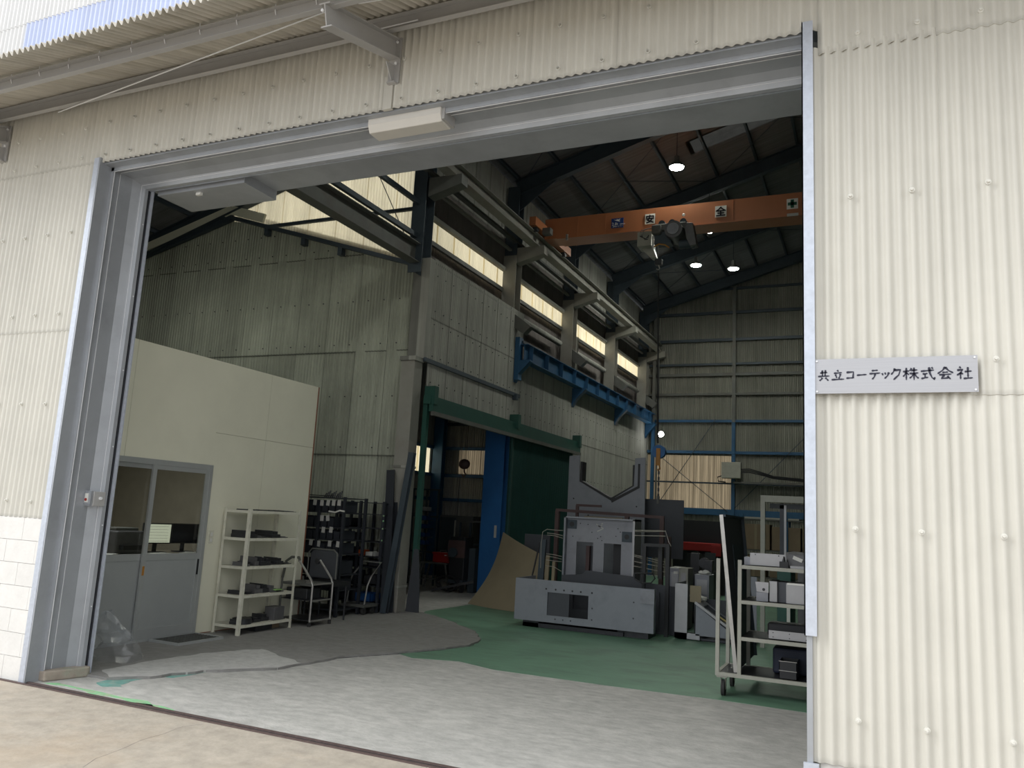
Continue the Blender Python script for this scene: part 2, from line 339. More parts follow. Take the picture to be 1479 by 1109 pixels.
def sheet(parent, me, loc, rz=0.0, name='corrugated_sheet'):
    o = bpy.data.objects.new(name, me); C.objects.link(o); o.parent = parent
    o.location = Vector(loc) - OFF[parent.name]; o.rotation_euler = (0, 0, rz); return o
HP = math.pi / 2
RS = 0.30                                                     # roof slope
def roofz(x): return 8.93 + RS * (x + 6.8) if x <= 0 else 8.93 + RS * (6.8 - x)
FY = 4.86                                                     # plane of the street wall
LX = -14.6

# ------------------------------------------------------------------ floor and ground
M().box(-30, 30, -25, FY - 0.0, -0.3, -0.004).build('floor_outside', GROUND)
bpy.data.objects['floor_outside']['kind'] = 'structure'
gcr = [(-4.32, 3.64), (-4.4, 3.8), (-4.43, 3.98), (-4.5, 4.24), (-4.5, 4.41), (-4.54, 4.61), (-4.48, 4.74)]
gk = M()
for i in range(len(gcr) - 1):
    a_, b_ = Vector((*gcr[i], 0)), Vector((*gcr[i + 1], 0))
    for q in range(6):
        p0, p1 = a_.lerp(b_, q / 6), a_.lerp(b_, (q + 1) / 6); o0, o1 = noise.noise(p0 * 9) * .02, noise.noise(p1 * 9) * .02
        gk.prism([(p0.x, p0.y + o0), (p1.x, p1.y + o1), (p1.x, p1.y + o1 + 0.005), (p0.x, p0.y + o0 + 0.005)], 'z', -0.01, -0.003)
gk.build('crack', OLDC, bpy.data.objects['floor_outside'])
fl = struct('floor', (0, 0, 0))
M().box(-15, 7, FY, 27, -0.3, 0.0).build('concrete_slab', FLOORC, fl)
def jag(poly, step=0.12, amp=0.02, seed=1):
    out = []
    for i in range(len(poly)):
        a = Vector((*poly[i], 0)); b = Vector((*poly[(i + 1) % len(poly)], 0)); n = max(1, int((b - a).length / step))
        nn = Vector((-(b - a).y, (b - a).x, 0)).normalized()
        for k in range(n):
            p = a.lerp(b, k / n); q = noise.noise(Vector((p.x * 5, p.y * 5, seed))); out.append(tuple((p + nn * amp * q * 2)[:2]))
    return out
ramp = [(-7.4, 5.0), (-6.6, 5.28), (-6.17, 5.33), (-5.94, 5.58), (-5.76, 6.07), (-5.37, 6.58), (-5.32, 6.93), (-5.29, 7.5), (-5.0, 8.05), (-4.72, 8.7), (-4.58, 9.2), (-4.68, 9.75), (-5.1, 10.35), (-5.7, 10.9), (-6.3, 11.35), (-6.8, 11.6), (-7.9, 11.6), (-14, 11.6), (-14, 5.0)]
gp = [(-4.2, 8.22), (-3.7, 8.04), (-2.44, 8.05), (-1.37, 8.12), (0, 8.08), (6.6, 8.05), (6.6, 25.5), (-6.6, 25.5), (-6.6, 14.6), (-6.75, 11.9), (-6.6, 11.5), (-6.0, 10.7), (-5.5, 9.9), (-5.4, 9.0), (-5.1, 8.25), (-4.7, 8.05)]
M().prism(gp, 'z', -0.01, 0.0015).build('green_painted_area', GREENF, fl)
crk = [(-5.33, 7.0), (-5.30, 7.5), (-5.01, 8.05), (-4.73, 8.7), (-4.59, 9.2), (-4.68, 9.7)]
ck = M()
for i in range(len(crk) - 1):
    a_, b_ = Vector((*crk[i], 0)), Vector((*crk[i + 1], 0))
    for q in range(8):
        p0, p1 = a_.lerp(b_, q / 8), a_.lerp(b_, (q + 1) / 8); w_ = 0.006 + 0.016 * abs(noise.noise(p0 * 6)); off_ = Vector((noise.noise(p0 * 5) * .03, 0, 0)); off2 = Vector((noise.noise(p1 * 5) * .03, 0, 0))
        ck.prism([(p0.x + 0.005 + off_.x, p0.y), (p1.x + 0.005 + off2.x, p1.y), (p1.x + 0.005 + off2.x + w_, p1.y), (p0.x + 0.005 + off_.x + w_, p0.y)], 'z', 0.0, 0.0032)
ck.build('crack', BLACK, fl)
M().prism(jag(ramp, 0.1, 0.03), 'z', -0.02, 0.022).build('old_raised_slab', OLDC, fl)
pale = [(-6.44, 5.51), (-6.47, 5.93), (-6.46, 6.43), (-6.34, 6.98), (-6.16, 7.32), (-5.84, 7.16), (-5.33, 6.93), (-5.37, 6.61), (-5.76, 6.1), (-5.94, 5.61), (-6.15, 5.35)]
M().prism(jag(pale, 0.05, 0.03, 4), 'z', 0.0, 0.0232).build('pale_screed_patch', PALEC, fl)
for tp_ in ([(-6.13, 5.2), (-6.25, 5.48), (-6.15, 5.65), (-5.99, 5.62), (-5.96, 5.41), (-5.85, 5.21), (-5.96, 5.13)], [(-6.04, 5.74), (-5.95, 6.07), (-5.76, 6.1), (-5.81, 5.73)]): M().prism(jag(tp_, 0.04, 0.03, 9), 'z', 0.0, 0.0015).build('teal_paint_patch', TEAL, fl)
M().prism(jag([(-6.48, 4.93), (-5.3, 4.91), (-4.9, 4.9), (-5.3, 4.965), (-6.35, 5.0)], 0.04, 0.028, 3), 'z', 0.0, 0.0015).build('light_green_paint_streak', LIME, fl)
# floor rail of the sliding door
tr = thing('door_rail', 'rusty double floor rail set in the concrete across the door opening', 'rail', (-3.5, 4.86, 0))
m = M(); m.box(-9, 6, 4.80, 4.822, -0.02, 0.006); m.box(-9, 6, 4.848, 4.872, -0.02, 0.008); m.build('rail_bar', RUSTY, tr)
M().box(-9, 6, 4.822, 4.848, -0.02, 0.0015).build('groove', BLACK, tr)
M().box(-9, 6, 4.872, 4.895, -0.02, 0.002).build('rail_edge', RUSTY, tr)

# ------------------------------------------------------------------ street wall
wf = struct('wall_front', (0, FY, 0))
X0 = 0.37
def boltmesh():
    m = M(); m.cyl((0, 0, 0), (0, -0.006, 0), 0.016, 10); m.cyl((0, -0.006, 0), (0, -0.02, 0), 0.0095, 8, 0.007); return m.mesh('bolt', BOLTM, smooth=False)
BOLT = boltmesh()
def bolt(parent, x, y, z, me=None, rz=0):
    o = bpy.data.objects.new('bolt', me or BOLT); C.objects.link(o); o.parent = parent; o.location = Vector((x, y, z)) - OFF[parent.name]; o.rotation_euler = (0, 0, rz)
for k in range(-11, 20):                                       # columns; sheet k spans X0-.645*(k+1) .. X0-.645*k
    xl = X0 - 0.645 * (k + 1); xr = X0 - 0.645 * k; xc = (xl + xr) / 2
    w = 0.645 + 0.03
    if xc < -6.3: rows = [(1.36, 3.05), (3.05, 4.66), (4.66, 5.45), (5.45, 6.40)]
    elif xc < -0.4: rows = [(4.66, 5.45), (5.45, 6.40)]
    else: rows = [(0.40, 2.37), (2.37, 4.49), (4.49, 6.40)]
    xa, ww = xl, w
    if k == 10: xa, ww = xl, 0.645 * 0.36                       # sheet cut beside the left jamb
    for z0, z1 in rows:
        if k == 10 and z0 > 4: xa_, w_ = xl, w
        elif k == 10: xa_, w_ = xl, 0.17
        elif k == 0 and z0 < 4: xa_, w_ = -0.328, w + 0.053
        else: xa_, w_ = xl, w
        if z0 < 4.6 and xa_ + w_ > -6.55 and xa_ < -0.5: continue
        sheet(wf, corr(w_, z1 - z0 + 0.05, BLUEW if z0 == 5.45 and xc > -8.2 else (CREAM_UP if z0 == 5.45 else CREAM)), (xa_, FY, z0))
        if -8.7 < xc < 1.7:
            if xc > -0.6: zb = [z for z in (0.64, 1.635, 2.56, 3.55, 4.585, 5.1) if z0 < z < z1]
            elif xc < -6.6: zb = [z for z in (1.50, 2.375, 3.215, 4.0, 4.735, 5.03) if z0 < z < z1]
            else: zb = [4.725, 5.055]
            for z in zb:
                for dx in (0.2258, 0.5483):
                    if dx < w_: bolt(wf, xa_ + dx, FY - 0.017, z)
    zt0 = 6.40
    if xc < 6.8 and xc > -12:
        zl, zr = roofz(xl) - 0.06, roofz(xr) - 0.06
        z1 = 8.2
        if min(zl, zr) > 8.3:
            sheet(wf, corr(w, 1.85, CREAM_UP), (xl, FY, 6.40))
            sheet(wf, corr(w, 0, CREAM_UP, top=lambda x: zl + (zr - zl) * x / 0.645 - 8.2), (xl, FY, 8.2))
        else:
            sheet(wf, corr(w, 0, CREAM_UP, top=lambda x: zl + (zr - zl) * x / 0.645 - 6.4), (xl, FY, 6.40))
# far left piece of the street wall, out of the picture
M().prism([(-14.6, 0), (-11.9, 0), (-11.9, roofz(-11.9) - 0.06), (-14.6, roofz(-14.6) - 0.06)], 'y', FY, FY + 0.02).build('end_cladding', CREAM, wf)
# masonry base, left: individual painted blocks
bm_ = M().box(0.002, 0.388, -0.02, 0.11, 0.0015, 0.1925).mesh('concrete_block', BLOCK)
for r in range(7):
    x = -9.2 + (0.195 if r % 2 else 0)
    while x < -6.64:
        wdt = min(0.39, -6.62 - x); sc = wdt / 0.39
        o = bpy.data.objects.new('concrete_block', bm_); C.objects.link(o); o.parent = wf; o.location = Vector((x, FY, r * 0.194)) - OFF['wall_front']; o.scale = (sc, 1, 1); x += 0.39
M().box(-14.6, -6.62, FY + 0.0, FY + 0.1, 0, 1.36).build('base_core', BLOCK, wf)
M().box(-0.29, 7, FY + 0.014, FY + 0.12, 0, 0.44).build('base_course', BLOCK, wf)
M().box(-0.30, 7, FY + 0.03, FY + 0.06, 0.4, 4.6).build('inner_lining', STEELG, wf)
# upper flashing strip below the bracket
M().box(-3.44, -3.36, FY - 0.022, FY + 0.01, 4.655, 4.93).build('flashing_strip', CREAM, wf)

# door surround: profile (depth behind the wall plane, inset into the opening)
PROF = [(-0.03, 0.0), (-0.03, 0.016), (0.10, 0.016), (0.10, 0.05), (0.115, 0.05), (0.115, 0.02), (0.19, 0.02), (0.19, 0.026), (0.33, 0.03), (0.40, 0.06), (0.42, 0.11), (0.455, 0.115), (0.455, 0.0)]
jx = -6.56
tl = struct('trim_1', (jx, FY, 0)); jm = M()
pts = [(jx + b, FY + a) for a, b in PROF] + [(jx - 0.06, FY + 0.455), (jx - 0.06, FY - 0.03)]
jm.prism(pts, 'z', 0.0, 4.70).build('jamb_profile', GALV, tl)
M().box(jx - 0.062, jx + 0.0005, FY - 0.032, FY - 0.02, 0.0, 4.70).build('outer_flashing', GALVB, tl)
for dy, dx in ((0.107, 0.051), (0.19, 0.027), (0.405, 0.072)):
    M().box(jx + dx, jx + dx + 0.004, FY + dy, FY + dy + 0.004, 0.09, 4.62).build('sealant_bead', SEAL, tl)
M().box(jx + 0.03, jx + 0.10, FY + 0.475, FY + 0.50, 0.0, 4.60).build('guide_back', BLACK, tl)
M().box(jx + 0.10, jx + 0.135, FY + 0.495, FY + 0.51, 0.0, 4.60).build('guide_rail', GALVB, tl)
M().box(jx - 0.06, jx + 0.03, FY + 0.45, FY + 0.52, 0.0, 4.62).build('guide_backing', GALV, tl)
screw = M().cyl((0, 0, 0), (0.004, 0, 0), 0.006, 8).mesh('screw', SEAL)
for i in range(6):
    o = bpy.data.objects.new('screw', screw); C.objects.link(o); o.parent = tl; o.location = Vector((jx + 0.115, FY + 0.44, 0.6 + i * 0.72)) - OFF['trim_1']
th = struct('trim_2', (-3.4, FY, 4.65)); HZ = 4.665
hp = [(FY + a, HZ - b) for a, b in PROF] + [(FY + 0.455, HZ + 0.10), (FY + 0.016, HZ + 0.10)]
hp[0] = (FY + 0.016, HZ); hp[1] = (FY + 0.016, HZ - 0.016)
M().prism(hp, 'x', jx, -0.345).build('header_profile', GALV, th)
for dy, dx in ((0.107, 0.051), (0.19, 0.027), (0.405, 0.072)):
    M().box(jx, -0.35, FY + dy, FY + dy + 0.005, HZ - dx - 0.004, HZ - dx).build('sealant_bead', SEAL, th)
M().box(jx, -0.35, FY + 0.458, FY + 0.48, HZ - 0.09, HZ + 0.1).build('shadow_gap_liner', BLACK, th)
M().box(jx, -0.35, FY + 0.48, FY + 0.50, HZ - 0.105, HZ + 0.1).build('lip', GALVB, th)
M().box(-6.55, -0.35, FY + 0.50, FY + 0.515, HZ - 0.06, HZ + 0.9).build('casing_front', GALV, th)
M().box(-6.55, 0.3, FY + 0.515, 5.82, HZ - 0.05, HZ - 0.03).build('casing_bottom', GALV, th)
M().box(-6.55, 0.3, 5.80, 5.82, HZ - 0.04, HZ + 0.95).build('casing_rear', GALV, th)
M().box(-6.40, -5.30, FY + 0.53, 5.83, HZ - 0.14, HZ - 0.045).build('motor_casing', GALV, th)
m = M(); m.box(-5.95, -5.89, 5.44, 5.47, HZ - 0.165, HZ - 0.14); m.build('limit_stop', WHITE, th)
tr3 = struct('trim_3', (-0.33, FY, 0))
M().box(-0.365, -0.300, FY - 0.055, FY - 0.045, 1.05, 4.70).build('flashing_face', GALVB, tr3)
M().box(-0.365, -0.358, FY - 0.055, FY + 0.10, 1.05, 4.70).build('flashing_return', GALVB, tr3)
M().box(-0.355, -0.325, FY - 0.035, FY + 0.45, 0.0, 4.62).build('jamb_channel', GALV, tr3)
M().box(-0.372, -0.295, FY - 0.06, FY - 0.04, 0.0, 0.40).build('foot_guard', GALVB, tr3)
M().box(-0.325, -0.30, FY - 0.012, FY + 0.02, 0.4, 4.5).build('corner_flashing', CREAM, tr3)

# stub kerb at the left jamb
sk = M(); sk.prism([(-6.60, 4.955), (-6.475, 4.955), (-6.385, 5.31), (-6.40, 5.34), (-6.60, 5.36)], 'z', 0, 0.085)
tag(sk.build('kerb_stone', mat('kerb_concrete', (0.34, 0.29, 0.24), 0.85, var=0.2, scale=9, bump=0.5, dirt=(0.25, 0.38, 0.27), dscale=5, damt=0.5), bevel=0.012), 'low worn concrete kerb at the foot of the grey left door jamb', 'kerb')

# jamb switch
sw = thing('switch_box', 'small metal switch box with a red and white button on the left jamb', 'switch', (-6.47, 5.2, 1.49))
M().box(-6.53, -6.455, 5.15, 5.17, 1.49, 1.625).build('side_flange', GALV, sw)
M().box(-6.53, -6.44, 5.17, 5.29, 1.49, 1.62).build('housing', PGREY, sw, bevel=0.004)
M().box(-6.535, -6.445, 5.14, 5.15, 1.505, 1.61).build('cover', GALV, sw)
M().box(-6.51, -6.475, 5.132, 5.142, 1.52, 1.60).build('button_plate', WHITE, sw)
M().cyl((-6.493, 5.132, 1.545), (-6.493, 5.126, 1.545), 0.013, 12).build('red_button', RED, sw, label='round red push button')
M().cyl((-6.44, 5.235, 1.56), (-6.425, 5.235, 1.56), 0.014, 12).build('knob', SEAL, sw)

# plastic bag standing behind the jamb
def crumple(pts_fn, nu, nv, name, m_, label, cat):
    mm = M(); vs = [pts_fn(i / nu, j / nv) for j in range(nv + 1) for i in range(nu + 1)]
    fs = [(j * (nu + 1) + i, j * (nu + 1) + i + 1, (j + 1) * (nu + 1) + i + 1, (j + 1) * (nu + 1) + i) for j in range(nv) for i in range(nu)]
    mm.add(vs, fs); return tag(mm.build(name, m_), label, cat)
def bagf(u, v):
    a = u * 2 * math.pi; r = 0.20 * (1 - v) ** 0.8 + 0.02
    n1 = noise.noise(Vector((math.cos(a) * 1.6, math.sin(a) * 1.6, v * 4))) * 0.09
    return (-6.72 + math.cos(a) * (r + n1) + 0.06 * v - 0.1 * v, 5.93 + math.sin(a) * (r * 0.9 + n1) - 0.2 * v, 0.03 + 0.47 * v + n1 * 0.3)
crumple(bagf, 14, 8, 'plastic_bag', PLASTIC, 'crumpled clear plastic bag slumped behind the left door jamb', 'bag')

# header lamp
la = thing('wall_lamp', 'long beige lamp fixed under the grey door header', 'lamp', (-3.28, 5.0, 4.52))
M().prism([(4.93, 4.66), (4.93, 4.60), (4.96, 4.545), (5.10, 4.545), (5.135, 4.60), (5.135, 4.66)], 'x', -3.63, -2.97).build('lamp_cover', PVC, la, bevel=0.006)
M().box(-2.97, -2.945, 4.95, 5.12, 4.56, 4.66).build('end_cap', PGREY, la)

# company sign
sg = thing('company_sign', 'brushed metal company sign with dark brushed characters beside the opening', 'sign', (0.1, FY - 0.03, 2.38))
sx0, sx1, sz0, sz1, sy = -0.303, 0.508, 2.380, 2.578, FY - 0.045
M().box(sx0, sx1, sy, sy + 0.004, sz0, sz1).build('sign_plate', SIGN, sg)
STK = {
 '共': [[(.2, .72), (.8, .76)], [(.38, .95), (.4, .42)], [(.64, .97), (.6, .42)], [(.03, .42), (.97, .45)], [(.38, .3), (.3, .17), (.14, .04)], [(.62, .3), (.74, .2), (.88, .04)]],
 '立': [[(.46, .97), (.55, .82)], [(.2, .68), (.82, .73)], [(.32, .58), (.42, .24)], [(.7, .62), (.66, .4), (.56, .18)], [(.02, .1), (.98, .14)]],
 'コ': [[(.1, .78), (.88, .83), (.82, .2)], [(.08, .16), (.95, .2)]],
 'ー': [[(.02, .46), (.98, .52)]],
 'テ': [[(.25, .86), (.78, .9)], [(.05, .58), (.97, .63)], [(.54, .58), (.48, .3), (.28, .04)]],
 'ッ': [[(.12, .62), (.22, .4)], [(.45, .68), (.54, .46)], [(.92, .7), (.76, .34), (.4, .05)]],
 'ク': [[(.42, .98), (.3, .7), (.08, .46)], [(.36, .82), (.9, .86), (.74, .42), (.28, .02)]],
 '株': [[(.02, .68), (.42, .73)], [(.23, .98), (.22, .0)], [(.21, .64), (.14, .44), (.02, .28)], [(.25, .58), (.38, .42)], [(.56, .94), (.5, .84), (.44, .74)], [(.52, .76), (.92, .8)], [(.42, .52), (.98, .56)], [(.71, .99), (.7, .0)], [(.68, .5), (.58, .3), (.42, .14)], [(.73, .5), (.84, .28), (.99, .12)]],
 '式': [[(.03, .68), (.95, .76)], [(.15, .46), (.5, .5)], [(.32, .46), (.32, .18)], [(.05, .1), (.54, .2)], [(.6, .99), (.66, .5), (.8, .16), (.96, .02), (.98, .2)], [(.77, .98), (.88, .86)]],
 '会': [[(.5, .99), (.34, .72), (.02, .46)], [(.5, .97), (.7, .7), (.99, .5)], [(.32, .55), (.68, .58)], [(.12, .37), (.88, .41)], [(.44, .36), (.24, .07), (.74, .13)], [(.62, .27), (.82, .02)]],
 '社': [[(.18, .98), (.28, .86)], [(.04, .7), (.38, .75), (.24, .5), (.02, .3)], [(.24, .52), (.24, .0)], [(.28, .5), (.4, .38)], [(.5, .58), (.93, .62)], [(.7, .93), (.7, .1)], [(.42, .05), (.99, .09)]]}
def stroke(mm, pl, x, z, w, h, y, wd):
    P = [Vector((x + a * w, 0, z + b * h)) for a, b in pl]; fine = []
    for i in range(len(P) - 1):
        for k in range(5): fine.append(P[i].lerp(P[i + 1], k / 5))
    fine.append(P[-1]); n = len(fine); L = []; Rr = []
    for i, p in enumerate(fine):
        d = (fine[min(i + 1, n - 1)] - fine[max(i - 1, 0)]).normalized(); nn = Vector((-d.z, 0, d.x)); t = i / (n - 1)
        k = wd * (0.62 + 0.42 * math.cos(t * math.pi) ** 2 - 0.28 * t)
        if t == 0: k *= 0.6
        if t == 1: k *= 0.35
        L.append(p + nn * k); Rr.append(p - nn * k)
    vs = [(q.x, y, q.z) for q in L] + [(q.x, y, q.z) for q in Rr] + [(q.x, y + .0015, q.z) for q in L] + [(q.x, y + .0015, q.z) for q in Rr]
    fs = []
    for i in range(n - 1): fs += [(i, i + 1, n + i + 1, n + i), (2 * n + i, 3 * n + i, 3 * n + i + 1, 2 * n + i + 1), (i, 2 * n + i, 2 * n + i + 1, i + 1), (n + i, n + i + 1, 3 * n + i + 1, 3 * n + i)]
    mm.add(vs, fs)
lt = M()
for ch, a, b, hh in (('共', 100, 188, 1), ('立', 198, 292, .95), ('コ', 300, 364, .8), ('ー', 378, 450, .8), ('テ', 463, 545, .9), ('ッ', 548, 606, .8), ('ク', 610, 688, 1), ('株', 695, 802, 1.05), ('式', 813, 908, 1.05), ('会', 923, 1028, 1.05), ('社', 1048, 1152, 1.05)):
    k = (sx1 - sx0) / 1107; xa = sx0 + (a - 78) * k; w = (b - a) * k; h = 0.066 * hh
    zc = 2.484
    for pl in STK[ch]: stroke(lt, pl, xa, zc - h / 2, w, h, sy - 0.0022, 0.0066)
lt.build('lettering', INK, sg, label='dark blue-black brush style company name')
for x in (sx0 + 0.012, sx1 - 0.014):
    for z in (sz0 + 0.012, sz1 - 0.012): M().cyl((x, sy, z), (x, sy - 0.006, z), 0.0055, 8).build('screw', SEAL, sg)

# ------------------------------------------------------------------ canopy over the door
cp = thing('canopy', 'grey steel canopy of corrugated sheets on brackets above the doorway', 'canopy', (-3.5, 4.3, 5.0))
def cz(y): return 5.125 + 0.36 * (y - 4.03)
ang = math.atan(0.36); ln = 1.16 / math.cos(ang)
cs = corr(0.6772, ln, CANOPY, amp=0.020)
for i in range(18):
    x = -9.0 + i * 0.645
    o = bpy.data.objects.new('corrugated_sheet', cs); C.objects.link(o); o.parent = cp
    # local x -> X, local z -> up the slope (+Y, +Z), local y -> down-normal
    sd = Vector((0, math.cos(ang), math.sin(ang))); nx = Vector((1, 0, 0)); yy = sd.cross(nx)
    mt = Matrix((nx, yy, sd)).transposed().to_4x4(); mt.translation = Vector((x, 3.70, cz(3.70) + 0.018)) - OFF['canopy']; o.matrix_local = mt
M().chan((-9.2, 4.05, 5.035), (2.2, 4.05, 5.035), 0.11, 0.045, 0.005).build('outer_purlin', PGREY, cp)
M().chan((-9.2, 4.76, 5.30), (2.2, 4.76, 5.30), 0.12, 0.05, 0.005).build('inner_purlin', PGREY, cp)
hookb = M(); hookb.tube([(0, 0, 0), (0, -0.012, 0.03), (0, -0.012, 0.09)], 0.004, 6); hk = hookb.mesh('hook_bolt', SEAL)
for i in range(30):
    o = bpy.data.objects.new('hook_bolt', hk); C.objects.link(o); o.parent = cp; o.location = Vector((-8.9 + i * 0.36, 4.045, 5.05)) - OFF['canopy']
for bx in (-8.0, -3.36, 1.28):
    br = M(); br.ibeam((bx, 3.98, 4.90), (bx, 4.84, 5.145), 0.16, 0.09, 0.009, up=(0, 0, 1)).build('bracket_beam', PGREY, cp)
    M().prism([(4.72, 4.985), (4.85, 5.01), (4.85, 4.86), (4.82, 4.86)], 'x', bx - 0.004, bx + 0.004).build('gusset_plate', PGREY, cp)
    M().box(bx - 0.035, bx + 0.035, 4.80, 4.85, 4.85, 4.862).build('gusset_foot', PGREY, cp)
    M().box(bx - 0.05, bx + 0.05, 4.835, 4.85, 4.86, 5.24).build('end_plate', PGREY, cp)
    for q in ((bx + .02, 4.83, 5.20), (bx + .02, 4.83, 5.02), (bx - .02, 3.975, 4.93)):
        M().cyl(q, (q[0], q[1] - 0.012, q[2]), 0.011, 8).build('nut', SEAL, cp)
for (a, b) in (((-3.48, 4.12, 5.04), (-7.2, 4.80, 5.245)), ((-3.2, 4.12, 5.04), (0.6, 4.80, 5.25)), ((-3.5, 4.72, 5.27), (-3.1, 4.72, 5.27))):
    M().cyl(a, b, 0.0055, 8).build('brace_rod', SEAL, cp)

# ------------------------------------------------------------------ inner wall closing the front bay (old gable)
GY = 11.45
wi = struct('wall_inner', (-10, GY, 0))
def gz(x): return 7.07 - 0.255 * (-11.35 - x) if x < -11.35 else 7.07 - 0.31 * (x + 11.35)
gy_rows = [0.65, 2.48, 4.28, 6.06, 7.9]
k = 0
while True:
    xr = -6.98 - k * 0.645; xl = xr - 0.645; k += 1
    if xr < LX: break
    z0 = 0.0
    for z1 in gy_rows:
        zl, zr = gz(xl), gz(xr)
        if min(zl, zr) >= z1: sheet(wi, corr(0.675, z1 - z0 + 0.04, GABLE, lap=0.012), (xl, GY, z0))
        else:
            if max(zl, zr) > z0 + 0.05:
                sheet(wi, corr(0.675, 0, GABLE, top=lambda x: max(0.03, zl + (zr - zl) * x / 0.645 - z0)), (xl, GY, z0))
            break
        z0 = z1
gb = M().cyl((0, 0, 0), (0, -0.012, 0), 0.012, 6).mesh('bolt', DARKP)
for z in (0.8, 1.6, 2.62, 3.5, 4.42, 5.2, 6.2, 6.6):
    for i in range(24):
        x = -7.1 - i * 0.3225
        if z < gz(x) - 0.1: bolt(wi, x, GY - 0.016, z, gb)
# barge boards and ridge of the old roof
bb = M(); bb.bar((LX, GY - 0.16, gz(LX) + 0.10), (-11.35, GY - 0.16, 7.19), 0.05, 0.17); bb.build('barge_board', OFFICE, wi)
M().bar((-11.35, GY - 0.16, 7.19), (-10.5, GY - 0.16, 7.19 - 0.31 * 0.85), 0.05, 0.17).build('barge_board', OFFICE, wi)
M().bar((LX, GY - 0.1, gz(LX) - 0.02), (-11.35, GY - 0.1, 7.05), 0.09, 0.1).build('soffit_shadow_board', STEEL, wi)
M().bar((-11.35, GY - 0.1, 7.05), (-7.15, GY - 0.1, gz(-7.15)), 0.09, 0.07).build('soffit_shadow_board', STEEL, wi)
for dx in (0.85, 1.75, 2.6):
    M().box(-11.35 + dx, -11.35 + dx + 0.09, GY - 0.13, GY - 0.02, gz(-11.35 + dx) - 0.2, gz(-11.35 + dx)).build('gutter_bracket', STEEL, wi)
# translucent wall above the old gable
k = 0
while True:
    xr = -7.12 - k * 0.645; xl = xr - 0.645; k += 1
    if xr < LX: break
    base = min(gz(xl), gz(xr)) - 0.15
    sheet(wi, corr(0.66, 0, TRANS, top=lambda x: roofz(xl) + RS * x - 0.06 - base), (xl, GY + 0.14, base), name='translucent_sheet')
M().bar((LX, GY + 0.08, 6.86), (-7.12, GY + 0.08, 6.86), 0.05, 0.06).build('girt', STEEL, wi)

# ------------------------------------------------------------------ hall side wall (left)
HX = -6.82
wl_ = struct('wall_left', (HX, 18, 0))
def colY(i): return 11.42 + 3.58 * i
nY = int((26.0 - 11.5) / 0.645) + 1
for i in range(nY):
    y0 = 11.5 + i * 0.645
    rows = []
    if y0 < 14.9: rows = [(3.45, 4.83), (4.83, 5.86)]
    elif y0 < 18.5: rows = [(3.45, 4.90)]
    else: rows = [(0.0, 1.75), (1.75, 3.5), (3.5, 4.90)]
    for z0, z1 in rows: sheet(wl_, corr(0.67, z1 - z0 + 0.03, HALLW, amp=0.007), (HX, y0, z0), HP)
    # clerestory wall set back behind the columns
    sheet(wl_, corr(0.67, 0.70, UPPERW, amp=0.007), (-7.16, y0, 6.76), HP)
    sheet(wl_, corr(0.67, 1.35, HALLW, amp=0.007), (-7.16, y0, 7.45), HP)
    sheet(wl_, corr(0.67, 0.44, TRANS, amp=0.007), (-7.20, y0, 6.345), HP, 'translucent_sheet')
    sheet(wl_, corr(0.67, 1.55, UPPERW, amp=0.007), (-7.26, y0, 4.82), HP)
hb = M().cyl((0, 0, 0), (0, -0.01, 0), 0.011, 6).mesh('bolt', DARKP)
for z, ya, yb in ((3.75, 11.6, 25), (4.2, 11.6, 25), (4.75, 11.6, 15), (4.98, 11.6, 15), (5.6, 11.6, 15), (2.6, 18.8, 25)):
    y = ya
    while y < yb: bolt(wl_, HX + 0.017, y, z, hb, HP); y += 0.29
M().box(-7.16, -7.10, 11.5, 26, 6.28, 6.36).build('sill_rail', STEELG, wl_)
M().box(-7.14, -7.06, 11.5, 26, 6.72, 6.80).build('head_rail', COLP, wl_)
M().bar((-6.98, 11.5, 7.18), (-6.98, 26, 7.18), 0.07, 0.05).build('girt', COLP, wl_)
M().box(-7.14, -7.06, 11.5, 26, 8.0, 8.06).build('girt', STEELG, wl_)
M().box(HX - 0.38, HX + 0.0, 11.5, 15, 5.80, 5.84).build('ledge', STEELG, wl_)
M().box(HX, HX + 0.05, 11.35, 15.3, 4.06, 4.13).build('dark_rail', STEEL, wl_)
M().box(HX, HX + 0.1, 15.0, 15.1, 3.98, 4.1).build('rail_bracket', STEEL, wl_)
M().box(HX - 0.3, HX - 0.25, 11.5, 26, 4.90, 4.95).build('girt', STEELG, wl_)
# wall between front and the old gable stays open: beam and girts in the column line
# pale ducts lying behind the columns
duct = M().cyl((0, 0.0, 0), (0, 2.7, 0), 0.085, 14)
for i in range(1, 4):
    o = tag(M().cyl((-7.02, colY(i) + 0.45, 5.86), (-7.02, colY(i) + 3.1, 5.86), 0.07, 14).build('duct_pipe', HALLW, smooth=True), 'pale round duct under the high side windows, %s bay from the front' % ('second', 'third', 'fourth')[i - 1], 'duct', 'pale ducts along the side wall')

